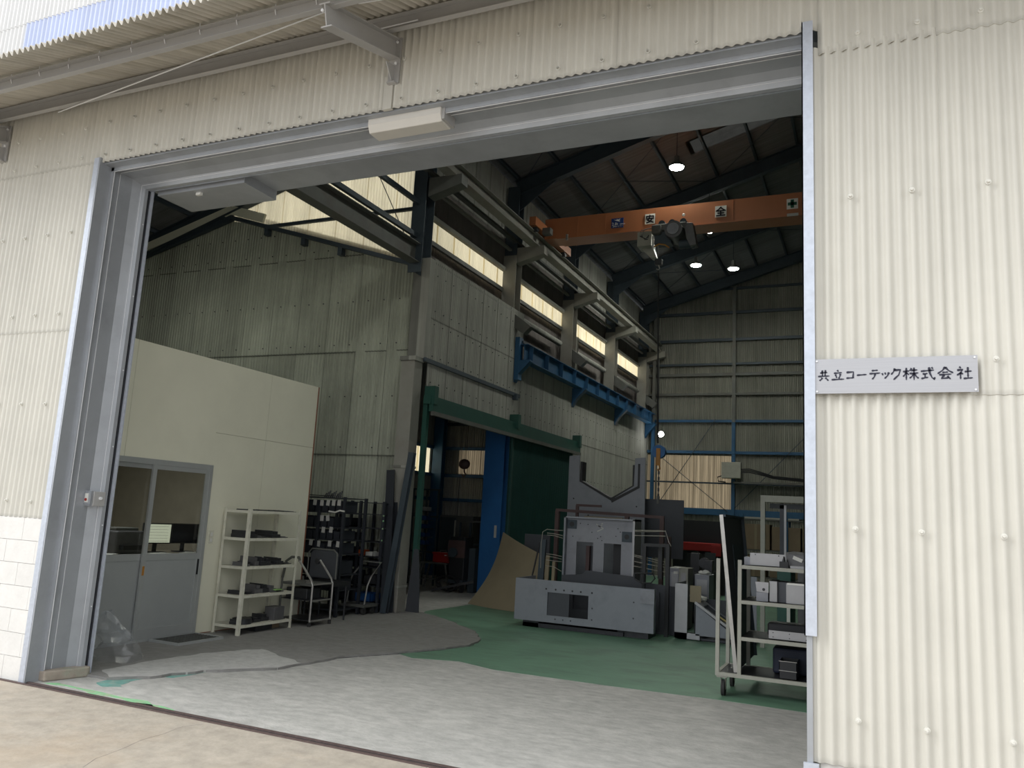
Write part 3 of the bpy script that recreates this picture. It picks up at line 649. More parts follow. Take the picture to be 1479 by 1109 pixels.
# back wall
BY = 26.0
wb = struct('wall_back', (-2, BY, 0))
k = 0
while True:
    xl = -7.25 + k * 0.645; k += 1
    if xl > 6.8: break
    for z0, z1 in ((0, 2.1), (2.1, 3.85), (3.85, 5.81), (5.81, 7.58), (7.58, 9.4)):
        if (z0, z1) == (2.1, 3.85) and xl < -4.3:
            sheet(wb, corr(0.66, 1.8, TRANSB), (xl, BY + 0.02, z0), name='translucent_sheet'); continue
        zl, zr = roofz(xl) - 0.06, roofz(xl + 0.645) - 0.06
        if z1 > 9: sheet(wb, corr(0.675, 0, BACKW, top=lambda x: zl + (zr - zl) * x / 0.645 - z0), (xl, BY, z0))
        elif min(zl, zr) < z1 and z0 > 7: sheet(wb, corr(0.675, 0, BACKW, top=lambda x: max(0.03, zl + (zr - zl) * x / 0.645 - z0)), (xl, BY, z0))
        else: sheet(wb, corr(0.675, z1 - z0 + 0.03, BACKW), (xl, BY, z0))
for z, h, mm in ((2.08, 0.20, BLUE), (2.98, 0.05, STEEL), (3.95, 0.09, BLUE), (4.95, 0.08, BLUE), (5.82, 0.07, STEELG), (6.46, 0.09, STEELG), (6.80, 0.07, STEEL), (7.6, 0.09, STEEL), (8.5, 0.09, STEEL), (9.3, .07, STEEL)):
    M().bar((-6.8, BY - 0.08, z), (6.8, BY - 0.08, z), 0.08, h).build('girt', mm, wb)
for x, mm in ((-6.6, STEELG), (-4.03, STEELG), (-1.3, STEELG), (1.4, STEELG), (4.1, STEELG)):
    M().ibeam((x, BY - 0.17, 4.9), (x, BY - 0.17, roofz(x) - 0.4), 0.12, 0.1, 0.01).build('post', mm, wb)
    M().ibeam((x, BY - 0.17, 0.0), (x, BY - 0.17, 4.9), 0.12, 0.1, 0.01).build('lower_post', BLUE, wb)
M().cyl((-6.45, BY - 0.25, 0), (-6.45, BY - 0.25, 7.8), 0.03, 8).build('downpipe', STEELG, wb)
for a, b in (((-6.5, 2.1), (-4.6, 5.0)), ((-6.5, 3.9), (-4.2, 2.1)), ((-4.1, 2.1), (-1.4, 5.0))):
    M().cyl((a[0], BY - 0.14, a[1]), (b[0], BY - 0.14, b[1]), 0.012, 6).build('brace_rod', STEEL, wb)
# closing walls outside the view
wr = struct('wall_right', (6.9, 15, 0)); M().box(6.85, 6.9, FY, BY, 0, 8.9).build('cladding', BACKW, wr)
wx = struct('wall_far_left', (LX, 8, 0)); M().box(LX - 0.05, LX, FY, GY, 0, roofz(LX)).build('cladding', GABLE, wx)

# ------------------------------------------------------------------ roof
ce = struct('ceiling', (0, 15, 9))
th_ = math.atan(RS); sdir = Vector((math.cos(th_), 0, math.sin(th_))); yv = Vector((-math.sin(th_), 0, math.cos(th_))); ydir = Vector((0, 1, 0))
rot = Matrix((ydir, yv, sdir)).transposed().to_4x4()
def roofsheet(x, y, ln, m_, nm='corrugated_sheet'):
    o = bpy.data.objects.new(nm, corr(0.675, ln, m_, seg=6, amp=0.017)); C.objects.link(o); o.parent = ce
    mt = rot.copy(); mt.translation = Vector((x, y, roofz(x) + 0.02)) - OFF['ceiling']; o.matrix_local = mt
row = 7.35 / 4
for r_ in range(4):
    x = -7.35 + r_ * row
    for j in range(33):
        y = FY - 0.0 + j * 0.645
        nm, mm = ('corrugated_sheet', ROOFM)
        if r_ == 2 and j in (18,): nm, mm = 'skylight_sheet', SKYL
        roofsheet(x, y, row / math.cos(th_) + 0.1, mm, nm)
for r_ in range(4):
    x = LX + r_ * (7.25 / 4)
    for j in range(11): roofsheet(x, FY + j * 0.645, 7.25 / 4 / math.cos(th_) + 0.1, ROOFM)
M().prism([(0, roofz(0) + 0.03), (7.0, roofz(7.0) + 0.03), (7.0, roofz(7.0) + 0.06), (0, roofz(0) + 0.06)], 'y', FY, BY).build('right_slope', ROOFM, ce)

# roof of the old annex hall
ol = struct('ceiling_annex', (-11, 16, 6))
M().prism([(-15.5, gz(-15.5) + 0.12), (-11.35, 7.22), (-7.27, gz(-7.27) + 0.12), (-7.27, gz(-7.27) + 0.16), (-11.35, 7.26), (-15.5, gz(-15.5) + 0.16)], 'y', GY + 0.2, 20).build('roof_skin', ROOFM, ol)

# ------------------------------------------------------------------ steel frame
sf = thing('roof_structure', 'dark steel portal frame of rafters, purlins and columns carrying the roof', 'frame', (-6.9, 15, 0))
def rz_(x): return roofz(x) - 0.28
for i, y in enumerate([8.2, 11.3, 15.0, 18.5, 22.0, 25.55]):
    x0 = -6.95 if i > 1 else LX
    M().ibeam((x0, y, rz_(x0)), (0, y, rz_(0)), 0.34, 0.16, 0.014).build('rafter', STEEL, sf)
    M().ibeam((0, y, rz_(0)), (6.8, y, rz_(6.8)), 0.34, 0.16, 0.014).build('rafter', STEEL, sf)
    if i > 1: M().prism([(-6.9, rz_(-6.9) - 0.55), (-6.9, rz_(-6.9) - 0.15), (-6.0, rz_(-6.0) - 0.16)], 'y', y - 0.01, y + 0.01).build('haunch', STEEL, sf)
x = -14.2
while x < -0.1:
    ya, yb = (FY + 0.05, GY) if x < -7.2 else (FY + 0.05, BY)
    M().chan((x, ya, roofz(x) - 0.055), (x, yb, roofz(x) - 0.055), 0.10, 0.05, 0.006).build('purlin', STEEL, sf); x += 0.905
M().chan((-0.35, FY, roofz(-0.35) - 0.06), (-0.35, BY, roofz(-0.35) - 0.06), 0.10, 0.05).build('purlin', STEEL, sf)
for (x1, y1, x2, y2) in ((-6.8, 11.4, -3.4, 15), (-3.4, 11.4, -6.8, 15), (-6.8, 15, -3.4, 18.5), (-3.4, 15, -6.8, 18.5), (-3.4, 15, 0, 18.5), (0, 15, -3.4, 18.5), (-6.8, 18.5, -3.4, 22), (-3.4, 18.5, -6.8, 22), (-3.4, 22, 0, 25.5), (-6.8, 22, -3.4, 25.5), (-3.4, 22, -6.8, 25.5)):
    M().cyl((x1, y1, roofz(x1) - 0.16), (x2, y2, roofz(x2) - 0.16), 0.008, 6).build('brace_rod', STEEL, sf)
for i in range(5):
    y = colY(i) if i else 11.28
    m_ = STEEL if i == 0 else STEELG
    zb = 0 if i else 5.6
    if i == 0:
        M().ibeam((-6.99, y, 5.55), (-6.99, y, rz_(-6.95)), 0.30, 0.26, 0.014, up=(0, 1, 0)).build('column', STEEL, sf)
    else:
        m2 = M(); m2.ibeam((-6.97, y, 4.95), (-6.97, y, 7.05), 0.30, 0.30, 0.014, up=(0, 1, 0)); m2.build('column', COLP, sf)
        M().ibeam((-6.97, y, 7.05), (-6.97, y, rz_(-6.97)), 0.26, 0.28, 0.014, up=(0, 1, 0)).build('upper_column', STEEL, sf)
    # bracket carrying the crane runway
    M().prism([(-6.85, 7.22), (-6.22, 7.22), (-6.22, 7.05), (-6.85, 6.88)], 'y', y - 0.11, y + 0.11).build('crane_bracket', COLP if i else STEELG, sf)
for i in range(1, 5):
    M().prism([(-6.85, 5.5), (-6.6, 5.35), (-6.45, 5.5), (-6.6, 5.62), (-6.85, 5.8)], 'y', colY(i) - 0.09, colY(i) + 0.09).build('elbow_bracket', STEELG, sf)
# open column line of the front bay
M().ibeam((-7.0, FY + 0.2, 5.88), (-7.0, 11.2, 5.88), 0.33, 0.2, 0.014).build('eave_beam', STEELG, sf)
M().bar((-7.0, FY + 0.2, 6.19), (-7.0, 11.2, 6.19), 0.06, 0.08).build('girt', STEEL, sf)
M().bar((-7.0, FY + 0.2, 6.78), (-7.0, 11.2, 6.78), 0.06, 0.08).build('girt', STEEL, sf)
M().bar((-7.0, FY + 0.2, 7.4), (-7.0, 11.2, 7.4), 0.06, 0.08).build('girt', STEEL, sf)
M().cyl((-7.05, 9.2, 7.4), (-7.05, 11.0, 6.0), 0.008, 6).build('brace_rod', STEEL, sf)

# pale column at the corner of the opening
pc = thing('corner_column', 'pale weathered square column at the left edge of the green doorway', 'column', (-6.98, 11.25, 0))
M().box(-7.12, -6.86, 11.16, 11.42, 0.02, 4.05).build('shaft', COLP, pc, bevel=0.01)
M().box(-7.14, -6.84, 11.14, 11.42, 4.05, 4.12).build('collar', HALLW, pc)
M().box(-7.13, -6.85, 11.15, 11.42, 2.28, 2.32).build('band', HALLW, pc)
M().box(-7.13, -6.85, 11.15, 11.42, 0.40, 0.43).build('band', HALLW, pc)
M().tube([(-6.93, 11.14, 0.62), (-6.93, 11.12, 0.66), (-6.95, 11.12, 0.69), (-6.97, 11.12, 0.66), (-6.97, 11.14, 0.6)], 0.006, 6).build('hook', DARKP, pc)
M().box(-7.13, -6.815, 11.35, 11.53, 4.12, 5.86).build('upper_cladding', HALLW, pc)

# crane runway
rw = thing('crane_runway', 'long pale steel runway beam high along the left wall', 'beam', (-6.4, 15, 7.2))
M().ibeam((-6.42, 5.2, 7.33), (-6.42, 25.8, 7.33), 0.24, 0.2, 0.014).build('beam', COLP, rw)
M().bar((-6.42, 5.2, 7.475), (-6.42, 25.8, 7.475), 0.05, 0.05).build('rail', STEEL, rw)
M().bar((-6.86, 5.2, 7.34), (-6.86, 25.8, 7.34), 0.10, 0.05).build('back_rail', STEELG, rw)

# blue runway
bl = thing('blue_runway_beam', 'blue steel runway beam with stiffeners on the side wall', 'beam', (-6.65, 15, 4.7))
M().ibeam((-6.62, 15.05, 4.98), (-6.62, 25.8, 4.98), 0.36, 0.2, 0.014).build('beam', BLUE, bl)
for i in range(12):
    M().box(-6.72, -6.525, 15.3 + i * 0.9, 15.315 + i * 0.9, 4.81, 5.15).build('stiffener', BLUE, bl)
for y in (15.06, 18.6, 22.2, 25.6):
    M().prism([(-6.80, 4.35), (-6.68, 4.55), (-6.45, 4.78), (-6.45, 4.81), (-6.80, 4.81)], 'y', y - 0.08, y + 0.08).build('bracket', BLUE, bl)
M().box(-6.80, -6.70, 14.97, 15.15, 4.4, 5.3).build('end_plate', BLUE, bl)
M().bar((-6.7, 15.1, 5.22), (-6.7, 25.8, 5.22), 0.05, 0.05).build('rail', STEEL, bl)

# ------------------------------------------------------------------ green sliding door in the side wall
gd = struct('door_3', (-6.75, 15, 0))
M().box(-6.80, -6.66, 11.42, 18.85, 3.36, 3.50).build('head_beam', GREENR, gd)
M().box(-6.70, -6.62, 11.45, 18.8, 3.24, 3.36).build('door_track', GREENR, gd)
M().box(-6.66, -6.60, 11.45, 18.8, 3.17, 3.24).build('lower_track', STEELG, gd)
M().box(-6.82, -6.74, 11.46, 11.54, 0, 3.4).build('jamb', GREENR, gd)
for y in (11.44, 14.9, 18.7): M().box(-6.8, -6.6, y, y + 0.12, 3.36, 3.66).build('track_bracket', GREENR, gd)
for a, b in ((14.87, 16.75), (16.76, 18.55)):
    lf = M().box(-6.76, -6.75, a, b, 0.03, 3.2).build('door_leaf', GREEND, gd)
    sh = corr(b - a, 3.14, GREEND, amp=0.008, pitch=0.07, lap=0); o = sheet(gd, sh, (-6.73, a, 0.05), HP, 'ribbed_skin')
M().box(-6.72, -6.68, 14.86, 14.92, 0.03, 3.2).build('leaf_stile', GREEND, gd)

# ------------------------------------------------------------------ annex hall seen through the green doorway
AY = 19.0; AX = -10.75
wn2 = struct('wall_annex_back', (-9, AY, 0))
for i in range(6):
    x = AX + i * 0.645
    for z0, z1 in ((0, 1.2), (1.2, 2.62), (2.62, 3.28), (3.28, 6.2)):
        tr_ = (z0 == 2.62 and i in (1, 2, 3))
        sheet(wn2, corr(0.67, z1 - z0 + (0 if tr_ else 0.02), TRANSB if tr_ else HALLW), (x, AY, z0), name='translucent_sheet' if tr_ else 'corrugated_sheet')
for z, mm in ((1.2, BLUE), (1.95, BLUE), (2.58, BLUE), (3.3, BLUE), (3.95, STEEL), (4.6, BLUE)):
    M().bar((AX, AY - 0.07, z), (-7.3, AY - 0.07, z), 0.07, 0.08).build('girt', mm, wn2)
ws2 = struct('wall_annex_side', (AX, 15, 0))
for i in range(12):
    y = 11.5 + i * 0.645
    for z0, z1 in ((0, 2.62), (2.62, 3.28), (3.28, 6.5)):
        tr_ = (z0 == 2.62 and i in (8, 9, 10))
        sheet(ws2, corr(0.67, z1 - z0, TRANS if tr_ else HALLW), (AX, y, z0), HP, 'translucent_sheet' if tr_ else 'corrugated_sheet')
for z in (1.95, 2.58, 3.3): M().bar((AX + 0.07, 11.6, z), (AX + 0.07, AY, z), 0.07, 0.08).build('girt', BLUE, ws2)
ac = thing('blue_column', 'wide bright blue steel column just behind the green sliding door', 'column', (-7.3, 15.5, 0))
M().ibeam((-7.30, 15.45, 0), (-7.30, 15.45, 5.4), 0.25, 0.46, 0.02, up=(0, 1, 0)).build('shaft', BLUEB, ac)
M().box(-7.2, -7.15, 15.30, 15.32, 1.15, 1.4).build('outlet_box', TAGW, ac)
ac2 = thing('blue_column', 'slim blue column with a bracket at the far corner behind the doorway', 'column', (AX + 0.25, AY - 0.3, 0))
M().ibeam((AX + 0.22, AY - 0.3, 0), (AX + 0.22, AY - 0.3, 5.2), 0.2, 0.28, 0.016, up=(0, 1, 0)).build('shaft', BLUE, ac2)
M().prism([(AX + 0.3, 4.2), (AX + 0.3, 4.6), (AX + 1.0, 4.6), (AX + 1.0, 4.42), (AX + .7, 4.38)], 'y', AY - 0.42, AY - 0.25).build('bracket', BLUE, ac2)

# ------------------------------------------------------------------ overhead crane and hoist
CY = 15.05
oc = thing('overhead_crane', 'orange overhead travelling crane girder spanning the hall', 'crane', (-3, CY, 7.5))
zt, zb_ = 7.84, 7.40
g = M(); g.box(-6.28, 6.2, CY - 0.02, CY + 0.45, zb_, zt); g.build('girder', ORANGE, oc)
M().box(-6.0, 6.2, CY - 0.035, CY + 0.46, zb_ - 0.016, zb_).build('lower_flange', ORANGE, oc)
for x in (-5.55, -4.95, -3.9, -2.4, -1.0): M().box(x, x + 0.008, CY - 0.024, CY - 0.02, zb_, zt).build('weld_seam', ORANGE, oc)
for sx in (-6.3, 6.1):
    M().box(sx - 0.07, sx + 0.07, CY - 0.65, CY + 1.45, 7.50, 7.68).build('end_carriage', ORANGE, oc)
    for y in (CY - 0.45, CY + 1.2): M().cyl((sx - 0.04, y, 7.50), (sx + 0.04, y, 7.50), 0.08, 14).build('wheel', DARKP, oc)
M().box(-6.22, -6.05, CY - 0.30, CY - 0.14, 7.42, 7.55).build('drive_motor', STEELG, oc)
M().box(-5.75, -5.71, CY - 0.16, CY - 0.12, 7.30, 7.42).build('limit_stop', CHROME, oc)
def plaque(name, x, z, w, h, body, bgm, fgm, sz=None, lab=None):
    p = M().box(x - w / 2, x + w / 2, CY - 0.03, CY - 0.021, z - h / 2, z + h / 2).build(name, bgm, oc, label=lab); OFF[p.name] = OFF['overhead_crane']
    return p
pl = plaque('load_plate', -4.69, 7.60, 0.255, 0.205, '', NAVY, WHITE, lab='navy load plate with white bird, 2.8t and a line of small characters')
m = M(); text_mesh(m, '2.8t', 0.085, (-4.805, CY - 0.032, 7.555), (1, 0, 0), (0, 0, 1)); text_mesh(m, '定格荷重', 0.028, (-4.64, CY - 0.032, 7.56), (1, 0, 0), (0, 0, 1))
text_mesh(m, '日本ホイスト', 0.036, (-4.79, CY - 0.032, 7.515), (1, 0, 0), (0, 0, 1))
bird = [(-4.77, 7.675), (-4.71, 7.662), (-4.70, 7.69), (-4.685, 7.668), (-4.62, 7.692), (-4.655, 7.662), (-4.625, 7.655), (-4.655, 7.645), (-4.63, 7.615), (-4.675, 7.637), (-4.71, 7.645)]
m.prism(bird, 'y', CY - 0.033, CY - 0.0305); m.build('plate_print', WHITE, pl)
for ch, x, z, w in (('安', -4.015, 7.615, 0.20), ('全', -2.625, 7.62, 0.215)):
    p = plaque('safety_placard', x, z, w, w + 0.01, ch, WHITE, INK, lab='white placard reading ' + ch)
    mm = M(); text_mesh(mm, ch, w * 0.93, (x - w * 0.465, CY - 0.032, z - w * 0.36), (1, 0, 0), (0, 0, 1))
    vs = list(mm.v)
    for d in ((0.006, 0), (-0.006, 0), (0, 0.006), (0, -0.006)): 
        mm2 = M(); text_mesh(mm2, ch, w * 0.93, (x - w * 0.465 + d[0], CY - 0.0321, z - w * 0.36 + d[1]), (1, 0, 0), (0, 0, 1)); mm.add(mm2.v, mm2.f)
    mm.build('character', INK, p)
x, z = -1.315, 7.625
p = plaque('cross_placard', x, z, 0.20, 0.20, '', WHITE, CROSSG, lab='white placard with a green cross')
mm = M(); mm.box(x - 0.03, x + 0.03, CY - 0.034, CY - 0.031, z - 0.08, z + 0.08); mm.box(x - 0.08, x + 0.08, CY - 0.034, CY - 0.031, z - 0.03, z + 0.03); mm.build('cross', CROSSG, p)
M().box(-1.40, -1.20, CY - 0.13, CY - 0.125, 7.345, 7.40).build('maker_tag', TAGW, oc)

ho = thing('hoist', 'grey electric hoist trolley with motor under the orange girder', 'hoist', (-3.7, CY - 0.2, 7.0))
M().box(-3.80, -3.20, CY - 0.42, CY - 0.24, 7.20, 7.34).build('trolley_frame', STEELG, ho, bevel=0.02)
for x in (-3.72, -3.52, -3.3): M().cyl((x, CY - 0.13, 7.41), (x, CY - 0.25, 7.41), 0.065, 14).build('trolley_wheel', STEEL, ho)
M().box(-3.86, -3.68, CY - 0.5, CY - 0.2, 7.12, 7.31).build('gear_housing', STEELG, ho, bevel=0.03)
M().cyl((-3.42, CY - 0.55, 7.16), (-3.42, CY - 0.1, 7.16), 0.17, 20).build('motor', GREYP, ho, smooth=True)
M().cyl((-3.42, CY - 0.58, 7.16), (-3.42, CY - 0.55, 7.16), 0.115, 20).build('motor_cap', MACHL, ho)
M().prism([(-3.25, 7.32), (-3.08, 7.30), (-3.0, 6.86), (-3.12, 6.84), (-3.2, 7.0)], 'y', CY - 0.42, CY - 0.2).build('side_cover', GREYP, ho, bevel=0.01)
M().cyl((-3.35, CY - 0.3, 6.93), (-3.05, CY - 0.3, 6.93), 0.09, 16).build('drum', STEEL, ho, smooth=True)
M().box(-3.82, -3.5, CY - 0.4, CY - 0.15, 6.95, 7.18).build('chain_guide', STEEL, ho)
M().box(-4.20, -3.92, CY - 0.25, CY + 0.1, 6.98, 7.27).build('control_cabinet', CARTP, ho)
M().prism([(-4.15, 6.98), (-3.92, 6.98), (-3.85, 6.78), (-3.95, 6.78)], 'y', CY - 0.1, CY + 0.1).build('chain_bag', CARTP, ho)
for i in range(3): M().tube([(-3.9, CY - 0.35, 7.3), (-4.02 - i * 0.03, CY - 0.42, 7.24), (-4.06 - i * 0.02, CY - 0.42, 7.12), (-4.0 + i * .03, CY - 0.42, 7.04), (-3.93, CY - 0.4, 7.14)], 0.009, 6).build('cable_loop', BLACK, ho)
M().box(-3.85, -3.82, CY - 0.45, CY - 0.42, 6.82, 7.10).build('yellow_strip', TAGW, ho)
M().tube([(-3.84, CY - 0.4, 6.88), (-3.72, CY - 0.42, 6.93), (-3.6, CY - 0.42, 6.9), (-3.52, CY - 0.42, 6.84)], 0.014, 8).build('guide_arm', YEL, ho, label='orange yellow guide arm')
M().ball((-3.27, CY - 0.35, 7.5), 0.03).build('signal_lamp', WHITE, ho)

hb_ = thing('hook_block', 'small steel hook block hanging on the chain just below the hoist', 'hook', (-3.76, CY - 0.25, 6.5))
M().box(-3.83, -3.69, CY - 0.31, CY - 0.19, 6.56, 6.68).build('block', DARKP, hb_, bevel=0.02)
M().cyl((-3.78, CY - 0.25, 6.68), (-3.78, CY - 0.25, 6.98), 0.008, 6).build('upper_chain', CHROME, hb_)
M().tube([(-3.76, CY - 0.25, 6.56), (-3.74, CY - 0.25, 6.50), (-3.76, CY - 0.25, 6.46), (-3.80, CY - 0.25, 6.49)], 0.012, 8).build('hook', CHROME, hb_)
sl = M(); sl.cyl((-3.76, CY - 0.25, 6.46), (-3.71, CY - 0.2, 3.10), 0.012, 8)
sl.cyl((-3.76, CY - 0.25, 6.46), (-3.69, CY - 0.2, 3.10), 0.006, 6)
tag(sl.build('lifting_cable', BLACK), 'long black lifting cable hanging from the hoist to the blue block', 'cable')
bb_ = thing('pulley_block', 'round blue pulley block with an orange hook bracket hanging mid-air', 'pulley', (-3.67, CY - 0.2, 2.7))
M().cyl((-3.67, CY - 0.26, 2.94), (-3.67, CY - 0.14, 2.94), 0.125, 24).build('pulley', BLUEB, bb_)
M().cyl((-3.67, CY - 0.275, 2.94), (-3.67, CY - 0.26, 2.94), 0.03, 12).build('axle', DARKP, bb_)
M().box(-3.71, -3.63, CY - 0.285, CY - 0.262, 2.68, 3.0).build('hook_bracket', YEL, bb_, bevel=0.01)
M().tube([(-3.67, CY - 0.2, 2.72), (-3.65, CY - 0.2, 2.62), (-3.68, CY - 0.2, 2.58), (-3.70, CY - 0.2, 2.62)], 0.014, 8).build('hook', YEL, bb_)
ch = M()
for i in range(11):
    z = 2.60 - i * 0.052
    ch.rbox((-3.67, CY - 0.2, z), (0.034 if i % 2 else 0.012, 0.012 if i % 2 else 0.034, 0.06), (0, 0, 0))
tag(ch.build('chain', DARKP), 'short dark chain below the round blue pulley block', 'chain')

# high-bay lamps
HL = thing('ceiling_lamp', 'glowing round high-bay lamp nearest the door, above the orange crane', 'lamp', (-3.49, 14.97, 8.6), 'high-bay lamps under the roof')
M().cyl((-3.49, 14.97, 8.62), (-3.49, 14.97, 8.70), 0.15, 24, 0.11).build('housing', STEELG, HL, smooth=True)
M().cyl((-3.49, 14.97, 8.605), (-3.49, 14.97, 8.62), 0.135, 24).build('led_face', LED, HL)
M().cyl((-3.49, 14.97, 8.70), (-3.49, 14.97, 8.85), 0.05, 12).build('driver', STEELG, HL)
M().cyl((-3.49, 14.97, 8.85), (-3.49, 14.97, roofz(-3.49) - 0.1), 0.008, 6).build('hanger', STEEL, HL)
for loc, lab in (((-3.48, 18.37, 8.49), 'glowing round high-bay lamp directly below the orange crane girder'), ((-4.35, 21.19, 8.6), 'glowing round high-bay lamp, left one of the far pair'), ((-3.44, 21.74, 8.6), 'glowing round high-bay lamp, right one of the far pair')):
    copy_tree(HL, None, loc, None, lab)
for loc, lab in (((-10.2, 8.2, 6.3), 'added unseen round high-bay lamp in the left front bay behind the door header'), ((-3.48, 8.2, 8.6), 'added unseen round high-bay lamp in the hall just behind the door header')):
    copy_tree(HL, None, loc, None, lab)  # both out of view, added to brighten the gable wall and front hall
sp = thing('spot_lamp', 'small bright round lamp on the far wall above the blue pulley', 'lamp', (-6.18, 25.2, 4.4))
M().cyl((-6.18, 25.2, 4.44), (-6.17, 25.1, 4.42), 0.085, 18).build('lamp_face', LED2, sp)
M().cyl((-6.19, 25.32, 4.46), (-6.18, 25.2, 4.44), 0.05, 14, 0.09).build('housing', STEELG, sp)
M().cyl((-6.19, 25.32, 4.46), (-6.3, 25.75, 4.5), 0.012, 8).build('arm', STEELG, sp)
# control box
eb = thing('control_box', 'pale grey control box with cables on the blue back wall post', 'box', (-4.04, 25.6, 3.1))
M().box(-4.33, -3.75, 25.45, 25.70, 3.12, 3.62).build('housing', CARTP, eb, bevel=0.01)
M().box(-4.31, -3.77, 25.44, 25.45, 3.14, 3.60).build('door', CARTP, eb)
for i in range(3): M().tube([(-3.76, 25.5, 3.40 - i * .05), (-3.5, 25.5, 3.42 - i * .05), (-3.2, 25.5, 3.34 - i * .04), (-2.8, 25.6, 3.22 - i * .03), (-1.2, 25.7, 3.1 - i * .03)], 0.018, 6).build('cable', BLACK, eb)
M().tube([(-4.3, 25.5, 3.2), (-4.45, 25.5, 3.15), (-4.43, 25.5, 3.02), (-4.2, 25.5, 3.0)], 0.02, 6).build('cable', BLACK, eb)
M().box(-4.0, 2.0, 25.6, 25.8, 2.98, 3.03).build('cable_tray', STEELG, eb)

# ------------------------------------------------------------------ office
of = struct('wall_office', (-7.4, 7.5, 0))
OX = -7.4; D0, D1, DH = 5.72, 7.53, 2.01
EY = 9.43
for a, b, z0, z1 in ((5.0, 5.71, 0, 3.31), (5.71, 6.24, DH, 3.31), (6.244, D1, DH, 3.31), (D1, 8.43, 0.03, 2.42), (8.434, EY, 0.03, 2.42), (D1, 8.43, 2.424, 3.31), (8.434, EY, 2.424, 3.31)):
    M().box(OX - 0.06, OX, a, b, z0, z1).build('wall_panel', OFFICE, of)
M().box(OX - 0.10, OX + 0.004, EY, EY + 0.022, 0, 3.31).build('edge_strip', WOODT, of)
M().box(OX - 0.05, OX + 0.006, D1 + 0.05, EY, 0.0, 0.03).build('skirting', WOODT, of)
M().box(-11.2, OX - 0.06, EY - 0.06, EY, 0, 3.31).build('rear_panel', WALLIN, of)
M().box(-11.2, -11.14, 5.0, EY - 0.06, 0, 3.31).build('side_panel', WALLIN, of)
M().box(-11.2, OX - 0.06, 5.0, 5.06, 0, 3.31).build('front_panel', WALLIN, of)
M().box(-11.2, OX - 0.06, 5.06, EY - 0.06, 2.5, 2.56).build('office_ceiling', WALLIN, of)
M().box(-11.2, OX - 0.06, 5.06, EY - 0.06, 0.022, 0.03).build('office_floor', DESKM, of)
dr = struct('door_1', (OX, 6.6, 0))
M().box(OX - 0.05, OX + 0.02, D1 - 0.045, D1 + 0.005, 0.02, DH).build('frame_jamb', ALU, dr)
M().box(OX - 0.05, OX + 0.02, D0, D0 + 0.04, 0.02, DH).build('frame_jamb', ALU, dr)
M().box(OX - 0.048, OX + 0.018, D0 + 0.001, D1 + 0.004, DH - 0.05, DH + 0.01).build('frame_head', ALU, dr)
M().box(OX - 0.05, OX + 0.02, D0, D1, 0.02, 0.05).build('sill', ALU, dr)
def leaf(y0, y1, x):
    lf = M(); w = 0.055
    lf.box(x - 0.012, x + 0.012, y0, y0 + w, 0.05, DH - 0.05); lf.box(x - 0.012, x + 0.012, y1 - w, y1, 0.05, DH - 0.05)
    for za, zb in ((0.051, 0.16), (0.90, 0.97), (DH - 0.10, DH - 0.051)): lf.box(x - 0.011, x + 0.011, y0 + w, y1 - w, za, zb)
    L = lf.build('door_leaf', ALU, dr); OFF[L.name] = OFF['door_1']
    M().box(x - 0.006, x + 0.004, y0 + w, y1 - w, 0.16, 0.90).build('lower_panel', ALUP, L)
    M().box(x - 0.003, x + 0.001, y0 + w, y1 - w, 0.97, DH - 0.10).build('glass', GLASS, L)
    return L
L1 = leaf(5.76, 6.72, -7.43); L2 = leaf(6.64, D1 - 0.04, -7.395)
M().box(-7.384, -7.378, 7.445, 7.47, 0.72, 0.90).build('handle', BLACK, L2)
M().box(-7.384, -7.378, 6.655, 6.68, 0.74, 0.84).build('lock', YEL, L2)
sp_ = thing('wall_switch', 'small beige switch plate on the office wall between door and shelf', 'switch', (OX, 7.64, 1.08))
M().box(OX, OX + 0.008, 7.60, 7.67, 1.08, 1.235).build('plate', CREAMS, sp_)
M().box(OX + 0.008, OX + 0.012, 7.62, 7.65, 1.17, 1.21).build('rocker', WHITE, sp_); M().box(OX + 0.008, OX + 0.012, 7.62, 7.65, 1.10, 1.14).build('rocker', WHITE, sp_)
# office contents
dk = thing('desk', 'beige office desk seen through the sliding door glass', 'desk', (-9.15, 7.6, 0.03))
M().box(-9.6, -8.7, 5.6, 9.25, 0.80, 0.84).build('desk_top', DESKM, dk)
for y in (5.65, 9.15):
    for x in (-9.55, -8.75): M().box(x - 0.02, x + 0.02, y - 0.02, y + 0.02, 0.03, 0.80).build('leg', GREYP, dk)
M().box(-8.77, -8.75, 5.7, 9.1, 0.35, 0.80).build('modesty_panel', MACHD, dk)
def monitor(loc, rz, m_, lab, w=0.54, h=0.34):
    t = thing('monitor', lab, 'monitor', loc)
    M().box(loc[0] - 0.015, loc[0] + 0.02, loc[1] - w / 2, loc[1] + w / 2, loc[2] + 0.12, loc[2] + 0.12 + h).build('bezel', BLACK, t)
    M().box(loc[0] + 0.02, loc[0] + 0.023, loc[1] - w / 2 + 0.015, loc[1] + w / 2 - 0.015, loc[2] + 0.135, loc[2] + 0.105 + h).build('screen', m_, t)
    M().box(loc[0] - 0.03, loc[0] - 0.015, loc[1] - 0.03, loc[1] + 0.03, loc[2] + 0.01, loc[2] + 0.2).build('neck', BLACK, t)
    M().box(loc[0] - 0.1, loc[0] + 0.1, loc[1] - 0.12, loc[1] + 0.12, loc[2], loc[2] + 0.012).build('foot', BLACK, t)
    t.rotation_euler = (0, 0, rz); return t
t = monitor((-9.15, 8.42, 0.842), -0.2, SCREEN, 'lit monitor with a pale green spreadsheet on the office desk', 0.42, 0.28)
mm = M()
for i in range(6): mm.box(-9.1265, -9.1255, 8.25, 8.58, 0.995 + i * 0.04, 0.998 + i * 0.04)
